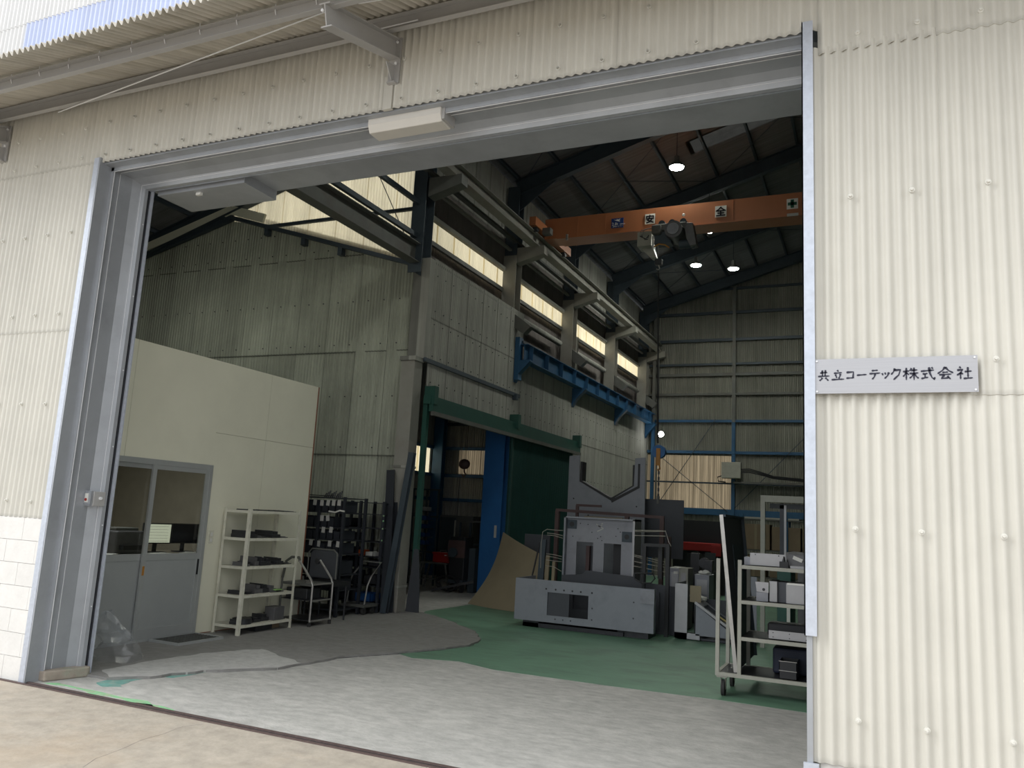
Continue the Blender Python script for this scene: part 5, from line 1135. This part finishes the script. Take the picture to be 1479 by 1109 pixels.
# ------------------------------------------------------------------ right side stuff
hc = thing('hopper_casing', 'grey sheet-metal casing with a sloping face and a square hole', 'casing', (-2.3, 12.1, 0))
M().box(-2.66, -2.48, 11.90, 11.91, 0.02, 0.78).build('front_flange', SHEETM, hc); M().box(-2.66, -2.30, 11.90, 11.91, 0.02, 0.10).build('foot_flange', SHEETM, hc)
M().box(-2.66, -2.65, 11.91, 12.6, 0.02, 0.78).build('side_wall', MACHL, hc); M().box(-2.48, -2.0, 12.45, 12.46, 0.05, 0.55).build('back_wall', MACHD, hc)
M().prism([(-2.38, 0.52), (-2.36, 0.55), (-1.55, 0.02), (-1.60, 0.02)], 'y', 11.88, 11.90).build('slope_edge', SHEETM, hc)
M().prism([(-2.36, 0.50), (-1.75, 0.08), (-2.36, 0.08)], 'y', 11.90, 11.91).build('triangle_side', MACH, hc)
m = M()
for a, b, c, d in ((-0.0, 1.0, 0.0, 0.18), (0.0, 1.0, 0.82, 1.0), (0.0, 0.12, 0.18, 0.82), (0.55, 0.62, 0.18, 0.82), (0.92, 1.0, 0.18, 0.82)):
    def sp2(u, v): return (-2.37 + u * 0.80, 11.91 + v * 0.55, 0.54 - u * 0.50)
    p = [sp2(a, c), sp2(b, c), sp2(b, d), sp2(a, d)]; m.add(p + [(q[0], q[1], q[2] - 0.01) for q in p], [(0, 1, 2, 3), (7, 6, 5, 4), (0, 4, 5, 1), (1, 5, 6, 2), (2, 6, 7, 3), (3, 7, 4, 0)])
m.build('sloping_face', MACHL, hc)
M().box(-2.66, -1.6, 11.95, 12.5, 0.02, 0.04).build('floor_plate', MACHD, hc)
M().box(-2.30, -1.75, 12.0, 12.3, 0.0, 0.02).build('skid', DARKP, hc)
M().box(-2.05, -1.60, 12.50, 12.52, 0.05, 0.92).build('tall_panel', MACH, hc)
M().box(-2.46, -2.30, 11.96, 11.97, 0.53, 0.76).build('card_insert', TAN, hc)
tag(M().rbox((-1.98, 12.05, 0.31), (0.26, 0.16, 0.012), (0, 0.55, 0.2)).build('yellow_paper', mat('yellow_paper', (0.5, 0.42, 0.16), 0.7)), 'yellow paper lying on the sloping grey casing', 'paper')
for i, (x0, x1, y, z0, z1, mm, lab) in enumerate(((-3.0, -2.84, 13.0, 0.0, 0.93, MACHL, 'grey cabinet just right of the black frame'), (-2.84, -2.70, 12.95, 0.0, 0.93, CARTP, 'pale box beside the grey cabinet right of the black frame'), (-2.60, -2.38, 13.0, 0.0, 0.85, MACHL, 'small grey cabinet with a pale louvre behind the sloping casing'))):
    t = thing('steel_cabinet', lab, 'cabinet', ((x0 + x1) / 2, y, z0))
    M().box(x0, x1, y, y + 0.4, z0 + 0.02, z1).build('body', mm, t); M().box(x0 - 0.005, x1 + 0.005, y - 0.005, y + 0.41, z1, z1 + 0.012).build('lid', WHITE if i == 0 else mm, t)
    M().box(x0 + 0.03, x1 - 0.03, y - 0.006, y, z1 - 0.28, z1 - 0.06).build('louvre', SHEETM, t); M().box(x0 + 0.02, x1 - 0.02, y + 0.02, y + 0.36, z0, z0 + 0.02).build('plinth', DARKP, t)
tag(M().box(-2.93, -2.86, 12.975, 12.998, 0.845, 0.885).build('white_switch', WHITE), 'small white switch on the grey cabinet right of the black frame', 'switch')
for lab, c, s in (('crumpled white cloth on the casing below the dark machine', (-2.40, 12.25, 0.57), 0.10), ('crumpled white cloth hanging at the cabinet edge right of the casing', (-2.47, 13.1, 0.89), 0.07)):
    mm = M(); mm.ball(c, s, 1.3, 0.8, 0.5, 12, 8); mm.v = [v + Vector((noise.noise(v * 14), noise.noise(v * 15 + Vector((3, 0, 0))), noise.noise(v * 13 + Vector((0, 5, 0))))) * 0.04 for v in mm.v]
    tag(mm.build('cloth', WHITE), lab, 'cloth')
rm = thing('red_machine', 'red beam-shaped machine arm far back before the back wall window', 'machine', (-3.8, 20, 0))
M().box(-4.6, -3.40, 20.0, 20.25, 1.02, 1.22).build('beam', RED, rm, bevel=0.02); M().box(-3.62, -3.38, 19.95, 20.0, 0.92, 1.18).build('end_head', RED, rm, bevel=0.01)
M().box(-4.6, -3.2, 20.25, 20.8, 0.0, 1.75).build('dark_body', BLACK, rm); M().box(-4.2, -3.5, 19.97, 20.2, 0.0, 0.95).build('column', BLACK, rm); M().cyl((-3.98, 19.96, 0.9), (-3.98, 19.9, 0.9), 0.12, 18).build('dial', DARKP, rm)
M().box(-3.75, -3.5, 19.9, 20.0, 0.5, 1.0).build('head_plate', MACHD, rm)
dm = thing('drill_machine', 'black cluttered machine between the boxes and the red arm', 'machine', (-2.7, 14, 0))
M().box(-3.3, -2.55, 14.0, 14.6, 0.0, 0.85).build('body', BLACK, dm, bevel=0.02); M().box(-2.9, -2.75, 14.1, 14.3, 0.85, 1.15).build('column', BLACK, dm); M().cyl((-2.65, 14.0, 1.0), (-2.65, 14.1, 1.0), 0.09, 14).build('dial', DARKP, dm); M().box(-2.62, -2.5, 13.9, 14.1, 0.7, 1.05).build('head', DARKP, dm)

# tall pale frame behind the cart
pf = thing('pale_rack', 'tall pale steel frame standing behind the shelf cart', 'frame', (-0.9, 12.1, 0))
M().box(-1.49, 0.3, 12.0, 12.06, 2.00, 2.09).build('top_rail', CARTP, pf)
M().box(-1.49, -1.43, 12.0, 12.06, 0.0, 2.0).build('post', CARTP, pf); M().box(-1.26, -1.17, 12.3, 12.36, 0.0, 1.97).build('rear_post', MACHD, pf); M().box(-1.20, -1.17, 12.29, 12.3, 0.0, 1.97).build('post_edge', SHEETM, pf); M().box(0.24, 0.3, 12.0, 12.06, 0.0, 2.0).build('post', CARTP, pf)
M().box(-1.40, 0.2, 12.3, 12.36, 1.92, 1.99).build('rear_rail', MACHD, pf)
# green machine behind the cart
gm = thing('green_machine', 'green lathe-like machine base seen between the cart shelves', 'machine', (-0.7, 10.9, 0))
M().box(-1.15, -0.98, 10.9, 11.5, 0.0, 1.12).build('column', GREENR, gm, bevel=0.01); M().box(-0.90, -0.78, 10.85, 11.4, 0.0, 1.1).build('column', GREYP, gm, bevel=0.01); M().box(-0.75, -0.2, 10.95, 11.5, 0.0, 1.12).build('body', GREENR, gm, bevel=0.01)
M().box(-1.03, -0.99, 10.86, 10.9, 0.35, 0.85).build('light_strip', WHITE, gm)
for i in range(4): M().cyl((-0.72 + i * 0.12, 11.0, 1.12), (-0.72 + i * 0.12, 11.0, 1.24 + 0.03 * (i % 2)), 0.03, 10).build('knob', DARKP, gm)
# cardboard boxes on a rack by the back wall
k_ = 0
for (x0, x1, z0, z1, mm) in ((-3.2, -2.5, 1.1, 1.75, CARD), (-2.45, -1.75, 1.1, 1.7, CARD), (-3.2, -2.6, 0.42, 0.95, CARD), (-2.5, -1.8, 0.42, 1.0, CARD), (-1.7, -1.0, 1.1, 1.72, CARD), (-1.7, -1.0, 0.42, 1.0, CARD)):
    t = thing('cardboard_box', 'brown cardboard box, number %s of the stack on the far rack' % ('one', 'two', 'three', 'four', 'five', 'six')[k_], 'box', ((x0 + x1) / 2, 22.3, z0), 'cardboard boxes on the far rack'); t['label'] = 'brown cardboard box on the far rack behind the pale frame, %s' % ('upper left', 'upper middle', 'lower left', 'lower middle', 'upper right', 'lower right')[k_]; k_ += 1
    M().box(x0, x1, 22.0, 22.6, z0, z1).build('carton', mm, t, bevel=0.01); M().box((x0 + x1) / 2 - 0.03, (x0 + x1) / 2 + 0.03, 21.995, 22.0, z0, z1).build('tape', TAN, t)
fr = thing('far_rack', 'dark steel rack holding cardboard boxes near the back wall', 'rack', (-2.1, 22.3, 0))
for z in (0.38, 1.06, 1.85): M().box(-3.3, -0.9, 21.95, 22.7, z, z + 0.035).build('shelf_board', STEELG, fr)
for x in (-3.32, -2.1, -0.92):
    for y in (21.95, 22.68): M().box(x, x + 0.05, y, y + 0.05, 0, 2.0).build('post', BLUE, fr)
tag(M().box(-3.15, -1.8, 22.1, 22.5, 1.886, 1.93).build('pale_pipe', CARTP), 'pale long strip lying on the top of the far rack', 'strip')

# ------------------------------------------------------------------ shelf cart at the right
ct = thing('shelf_cart', 'pale wheeled steel cart with four shelf levels at the right jamb', 'cart', (-0.7, 8.6, 0))
CX0, CX1, CYa, CYb = -1.45, 0.25, 8.30, 8.95
def sq(a, b, w=0.036): return M().bar(a, b, w)
for x, zt_ in ((CX0 + 0.018, 1.30), (-1.225, 1.30), (CX1 - 0.018, 1.30)):
    for y in (CYa + 0.018, CYb - 0.018): sq((x, y, 0.19), (x, y, zt_)).build('post', CARTP, ct)
for y in (CYa + 0.018, CYb - 0.018):
    sq((CX0 + 0.037, y, 0.205), (CX1 - 0.037, y, 0.205), 0.034).build('base_rail', CARTP, ct)
    for z in (1.235, 0.90, 0.555): sq((-1.206, y, z), (CX1 - 0.037, y, z), 0.034).build('shelf_rail', CARTP, ct)
for z in (1.25, 0.915, 0.57, 0.222): M().box(-1.22 if z > 0.3 else CX0 + 0.02, CX1, CYa + 0.03, CYb - 0.03, z - 0.012, z - 0.004).build('shelf_board', DARKP, ct)
for x in (CX0, CX1 - 0.036):
    sq((x + 0.018, CYa + 0.037, 0.205), (x + 0.018, CYb - 0.037, 0.205), 0.034).build('end_rail', CARTP, ct)
for x in (CX0 + 0.06, CX1 - 0.08):
    for y in (CYa + 0.06, CYb - 0.06):
        M().box(x - 0.05, x + 0.05, y - 0.045, y + 0.045, 0.172, 0.187).build('caster_plate', CARTP, ct)
        cst = bpy.data.objects[[o.name for o in ct.children if o.name.startswith('caster_plate')][-1]]; cst.name = 'caster'; OFF[cst.name] = OFF['shelf_cart']
        w_ = M(); w_.cyl((x - 0.004, y, 0.075), (x + 0.028, y, 0.075), 0.075, 22); w_.build('wheel', RUBBER, cst)
        M().prism([(y - 0.03, 0.172), (y + 0.03, 0.172), (y + 0.015, 0.06), (y - 0.015, 0.06)], 'x', x + 0.031, x + 0.035).build('caster_fork', CARTP, cst)
        M().prism([(y - 0.03, 0.172), (y + 0.03, 0.172), (y + 0.015, 0.06), (y - 0.015, 0.06)], 'x', x - 0.012, x - 0.008).build('caster_fork', CARTP, cst)
lp = thing('leaning_panel', 'large dark door-like panel with a bright edge leaning in the cart slot', 'panel', (-1.3, 8.9, 0.23))
ux = Vector((-0.155, 0, 1.50)); o_ = Vector((-1.265, 8.35, 0.232))
def lpm(a, b, z0, z1, t0, t1):
    n_ = Vector((1, 0, 0.1)); out = []
    for t in (t0, t1):
        for (y, z) in ((a, z0), (b, z0), (b, z1), (a, z1)): out.append(o_ + ux * z + Vector((0.0, y, 0)) + n_ * t)
    return M().add(out, [(0, 1, 2, 3), (7, 6, 5, 4), (0, 4, 5, 1), (1, 5, 6, 2), (2, 6, 7, 3), (3, 7, 4, 0)])
lpm(0.0, 1.25, 0, 1, 0.0, 0.012).build('panel_skin', MACHD, lp)
lpm(-0.01, 0.0, 0, 1, -0.014, 0.022).build('front_edge', CHROME, lp, label='bright aluminium edge')
lpm(0.0, 1.25, 0.985, 1.0, 0.012, 0.045).build('top_lip', STEEL, lp); lpm(1.235, 1.25, 0, 1, 0.012, 0.045).build('rear_lip', STEEL, lp); lpm(0.45, 1.05, 0.45, 0.80, 0.013, 0.02).build('inner_plate', STEEL, lp)
# load on the cart
def tray(x0, x1, y0, y1, z, h, m_, lab, nm='metal_tray', t=0.006):
    q = M(); q.box(x0, x1, y0, y1, z, z + t); q.box(x0, x1, y0, y0 + t, z, z + h); q.box(x0, x1, y1 - t, y1, z, z + h); q.box(x0, x0 + t, y0, y1, z, z + h); q.box(x1 - t, x1, y0, y1, z, z + h)
    return tag(q.build(nm, m_), lab, 'tray')
th1 = thing('metal_bracket', 'grey sheet-metal channel on the top level of the cart', 'bracket', (-0.98, 8.45, 1.252))
M().box(-1.14, -0.81, 8.40, 8.406, 1.252, 1.375).build('face', SHEETM, th1); M().box(-1.14, -0.81, 8.40, 8.62, 1.252, 1.258).build('base', SHEETM, th1); M().box(-1.20, -1.14, 8.42, 8.60, 1.252, 1.33).build('side_box', MACHL, th1)
for x in (-1.09, -0.87): M().cyl((x, 8.40, 1.36), (x, 8.397, 1.36), 0.006, 8).build('hole', BLACK, th1)
M().box(-0.86, -0.78, 8.36, 8.40, 1.252, 1.31).build('clamp', BLACK, th1); M().cyl((-0.82, 8.38, 1.31), (-0.82, 8.38, 1.36), 0.018, 8, 0.005).build('clamp_tip', BLACK, th1)
mm = M(); mm.add([(-0.80, 8.45, 1.252), (-0.4, 8.45, 1.252), (-0.4, 8.8, 1.252), (-0.8, 8.8, 1.252), (-0.82, 8.5, 1.40), (-0.4, 8.48, 1.37), (-0.4, 8.75, 1.38), (-0.78, 8.75, 1.41)], [(0, 3, 2, 1), (4, 5, 6, 7), (0, 1, 5, 4), (1, 2, 6, 5), (2, 3, 7, 6), (3, 0, 4, 7)])
bgo = thing('parts_bag', 'greyish plastic parts bag with a white label on the cart top', 'bag', (-0.6, 8.6, 1.252)); mm.build('bag_body', GREYP, bgo, bevel=0.02)
M().rbox((-0.70, 8.455, 1.34), (0.09, 0.004, 0.035), (0.25, 0.35, 0)).build('label', WHITE, bgo)
M().box(-0.76, -0.4, 8.36, 8.42, 1.252, 1.275).build('white_strip', SHEETM, bgo)
th2 = thing('angle_bracket', 'grey tapered angle bracket with a round hole on the second cart level', 'bracket', (-1.02, 8.4, 0.917))
M().prism([(-1.09, 1.10), (-0.965, 1.10), (-0.965, 1.0), (-1.075, 1.005)], 'y', 8.40, 8.406).build('face', SHEETM, th2); M().box(-1.08, -0.97, 8.406, 8.6, 0.917, 1.0).build('web', MACHL, th2); M().cyl((-1.01, 8.40, 1.03), (-1.01, 8.396, 1.03), 0.014, 12).build('hole', BLACK, th2)
t_ = thing('sheet_box', 'pale sheet-metal box standing on the second cart level', 'box', (-0.92, 8.45, 0.917)); M().box(-0.96, -0.885, 8.42, 8.7, 0.917, 1.115).build('shell', SHEETM, t_, bevel=0.004); M().box(-0.955, -0.89, 8.43, 8.69, 1.115, 1.118).build('opening', BLACK, t_)
t_ = thing('sheet_box', 'larger bright sheet-metal box nearest the right jamb on the second cart level', 'box', (-0.65, 8.45, 0.917)); M().box(-0.80, -0.45, 8.38, 8.7, 0.917, 1.11).build('shell', SHEETM, t_, bevel=0.004); M().box(-0.884, -0.80, 8.45, 8.72, 0.917, 1.11).build('dark_side', MACHD, t_); M().box(-0.79, -0.46, 8.375, 8.38, 1.095, 1.112).build('rim', WHITE, t_)
t_ = thing('metal_channel', 'long grey sheet-metal channel with holes on the third cart level', 'channel', (-0.75, 8.45, 0.572)); M().box(-0.96, -0.4, 8.38, 8.386, 0.572, 0.655).build('face', SHEETM, t_); M().box(-0.96, -0.4, 8.38, 8.6, 0.572, 0.578).build('base', SHEETM, t_)
for x in (-0.92, -0.77, -0.62):
    for z in (0.595, 0.635): M().cyl((x, 8.38, z), (x, 8.377, z), 0.005, 8).build('hole', BLACK, t_)
tag(M().box(-1.0, -0.3, 8.62, 8.85, 0.572, 0.70).build('black_case', BLACK, bevel=0.02), 'rounded black case behind the channel on the third cart level', 'case')
tray(-0.86, -0.70, 8.33, 8.6, 0.226, 0.16, BLACK, 'black box with bright rims at the front of the lowest cart level', 'black_box'); 
for z in (0.30, 0.386): tag(M().box(-0.862, -0.698, 8.326, 8.332, z, z + 0.005).build('bright_rim', CHROME), 'thin bright rim, %s one, on the black box of the lowest cart level' % ('lower' if z < .35 else 'upper'), 'rim', 'rims on the black box')
tag(M().box(-0.95, -0.3, 8.62, 8.88, 0.226, 0.47).build('dark_bin', mat('dark_blue_bin', (0.012, 0.018, 0.04), 0.6), bevel=0.02), 'dark blue bin at the back of the lowest cart level', 'bin')

# ------------------------------------------------------------------ annex hall clutter
st = thing('work_stool', 'grey steel stool with splayed legs behind the green doorway', 'stool', (-8.6, 15.5, 0))
M().box(-8.95, -8.28, 15.35, 15.75, 0.52, 0.55).build('seat', STEELG, st)
for x, y, dx in ((-8.88, 15.4, -0.12), (-8.35, 15.4, 0.12), (-8.88, 15.7, -0.12), (-8.35, 15.7, 0.12)): M().bar((x + dx, y, 0.0), (x, y, 0.52), 0.035).build('leg', STEELG, st)
M().bar((-8.95, 15.4, 0.2), (-8.28, 15.4, 0.2), 0.025).build('rung', STEELG, st)
rt = thing('tool_chest', 'small red toolbox on the grey stool behind the green doorway', 'toolbox', (-8.48, 15.5, 0.55))
M().box(-8.67, -8.29, 15.42, 15.62, 0.551, 0.72).build('body', RED, rt, bevel=0.01); M().box(-8.68, -8.28, 15.41, 15.63, 0.72, 0.765).build('lid', RED, rt, bevel=0.008); M().tube([(-8.55, 15.52, 0.765), (-8.55, 15.52, 0.80), (-8.41, 15.52, 0.80), (-8.41, 15.52, 0.765)], 0.008, 6).build('handle', CHROME, rt); M().box(-8.38, -8.33, 15.405, 15.41, 0.70, 0.72).build('latch', WHITE, rt)
fr2 = thing('tube_rack', 'dark square-tube rack frame before the annex back wall', 'rack', (-7.8, 16.2, 0))
for x in (-8.35, -8.1, -7.85, -7.6): M().bar((x, 16.0, 0), (x, 16.0, 1.42), 0.035).build('post', STEEL, fr2)
M().bar((-8.4, 16.0, 1.43), (-7.4, 16.0, 1.46), 0.04).build('top_rail', STEELG, fr2)
for z in (0.95, 0.6): M().bar((-8.4, 16.0, z), (-7.4, 16.0, z), 0.035).build('rail', STEEL, fr2)
M().bar((-8.43, 15.9, 0), (-8.43, 15.9, 1.45), 0.03).build('front_post', CARTP, fr2)
lk = thing('grey_locker', 'dark grey locker with a white tag left of the tube rack', 'locker', (-8.9, 17.4, 0))
M().box(-9.6, -8.7, 17.3, 17.8, 0.0, 1.55).build('body', STEELG, lk); M().box(-9.58, -9.16, 17.29, 17.30, 0.1, 1.5).build('door', STEEL, lk); M().box(-9.13, -8.72, 17.29, 17.30, 0.1, 1.5).build('door', STEELG, lk)
rk3 = thing('parts_rack', 'dark rack with small blue bins at the left inside the annex', 'rack', (-9.6, 16.2, 0))
for x in (-9.95, -9.6, -9.25, -8.95): M().bar((x, 16.0, 0), (x, 16.0, 2.1), 0.035).build('post', STEEL, rk3)
for z in (2.1, 1.5, 0.72): M().bar((-9.95, 16.0, z), (-8.9, 16.0, z), 0.035).build('rail', STEEL, rk3)
for i, z in enumerate((1.62, 1.42, 1.24, 1.05, 0.88)): smallbox(-9.22, 15.85, z, 0.16, 0.2, 0.09, BLUEBIN if i else TAGW, 'small blue bin in the annex rack column, %s below the white one' % ORD[max(i - 1, 0)] if i else 'small white bin at the top of the blue bins', 'bin', 'small_bin', 'blue bins on the annex rack' if i else None)
for z in (1.62, 1.42, 1.24, 1.05, 0.88): M().box(-9.35, -9.05, 15.84, 16.06, z - 0.012, z).build('bin_ledge', STEEL, rk3)
wm = thing('welding_machine', 'dark welding machine with hoses behind the green doorway', 'machine', (-7.95, 15.2, 0))
M().box(-8.1, -7.75, 15.1, 15.5, 0.25, 1.12).build('body', BLACK, wm, bevel=0.015); M().box(-8.12, -7.73, 15.06, 15.1, 0.7, 1.05).build('panel', BROWNF, wm); M().cyl((-7.98, 15.05, 0.8), (-7.98, 15.0, 0.8), 0.1, 16).build('reel', STEEL, wm)
for i in range(4):
    a0 = i * 0.7
    M().tube([(-8.05 + 0.25 * math.cos(a0 + t * 0.6) , 14.95 + 0.05 * i, 0.18 + 0.15 * math.sin(a0 + t * 0.6)) for t in range(11)], 0.012, 6).build('hose', BLACK, wm)
M().bar((-8.3, 14.8, 0.03), (-7.5, 15.1, 0.25), 0.05).build('tow_bar', BLACK, wm)
for x in (-8.05, -7.8): M().cyl((x - 0.02, 15.15, 0.1), (x + 0.02, 15.15, 0.1), 0.1, 16).build('wheel', RUBBER, wm); 
M().box(-8.1, -7.75, 15.1, 15.5, 0.18, 0.25).build('base', STEEL, wm); M().box(-7.74, -7.6, 15.3, 15.5, 0.0, 0.9).build('gas_stand', STEEL, wm)
kh = thing('crane_hook', 'round rusty hook block hanging in the annex before the window', 'hook', (-8.09, 15.5, 2.4))
M().ball((-8.09, 15.5, 2.66), 0.125, 1.05, 0.7, 0.9, 16, 10).build('block', BROWNF, kh, smooth=True); M().tube([(-8.09, 15.5, 2.56), (-8.08, 15.5, 2.49), (-8.04, 15.5, 2.44), (-8.08, 15.5, 2.38), (-8.13, 15.5, 2.42)], 0.018, 8).build('hook', BROWNF, kh)
for dx in (-0.11, -0.08, 0.0, 0.04): M().cyl((-8.09 + dx, 15.5, 2.7), (-8.09 + dx, 15.5, 5.6), 0.006, 6).build('rope', BLACK, kh)
M().cyl((-8.2, 15.5, 0.9), (-8.18, 15.5, 2.4), 0.008, 6).build('pendant_cable', BLACK, kh)
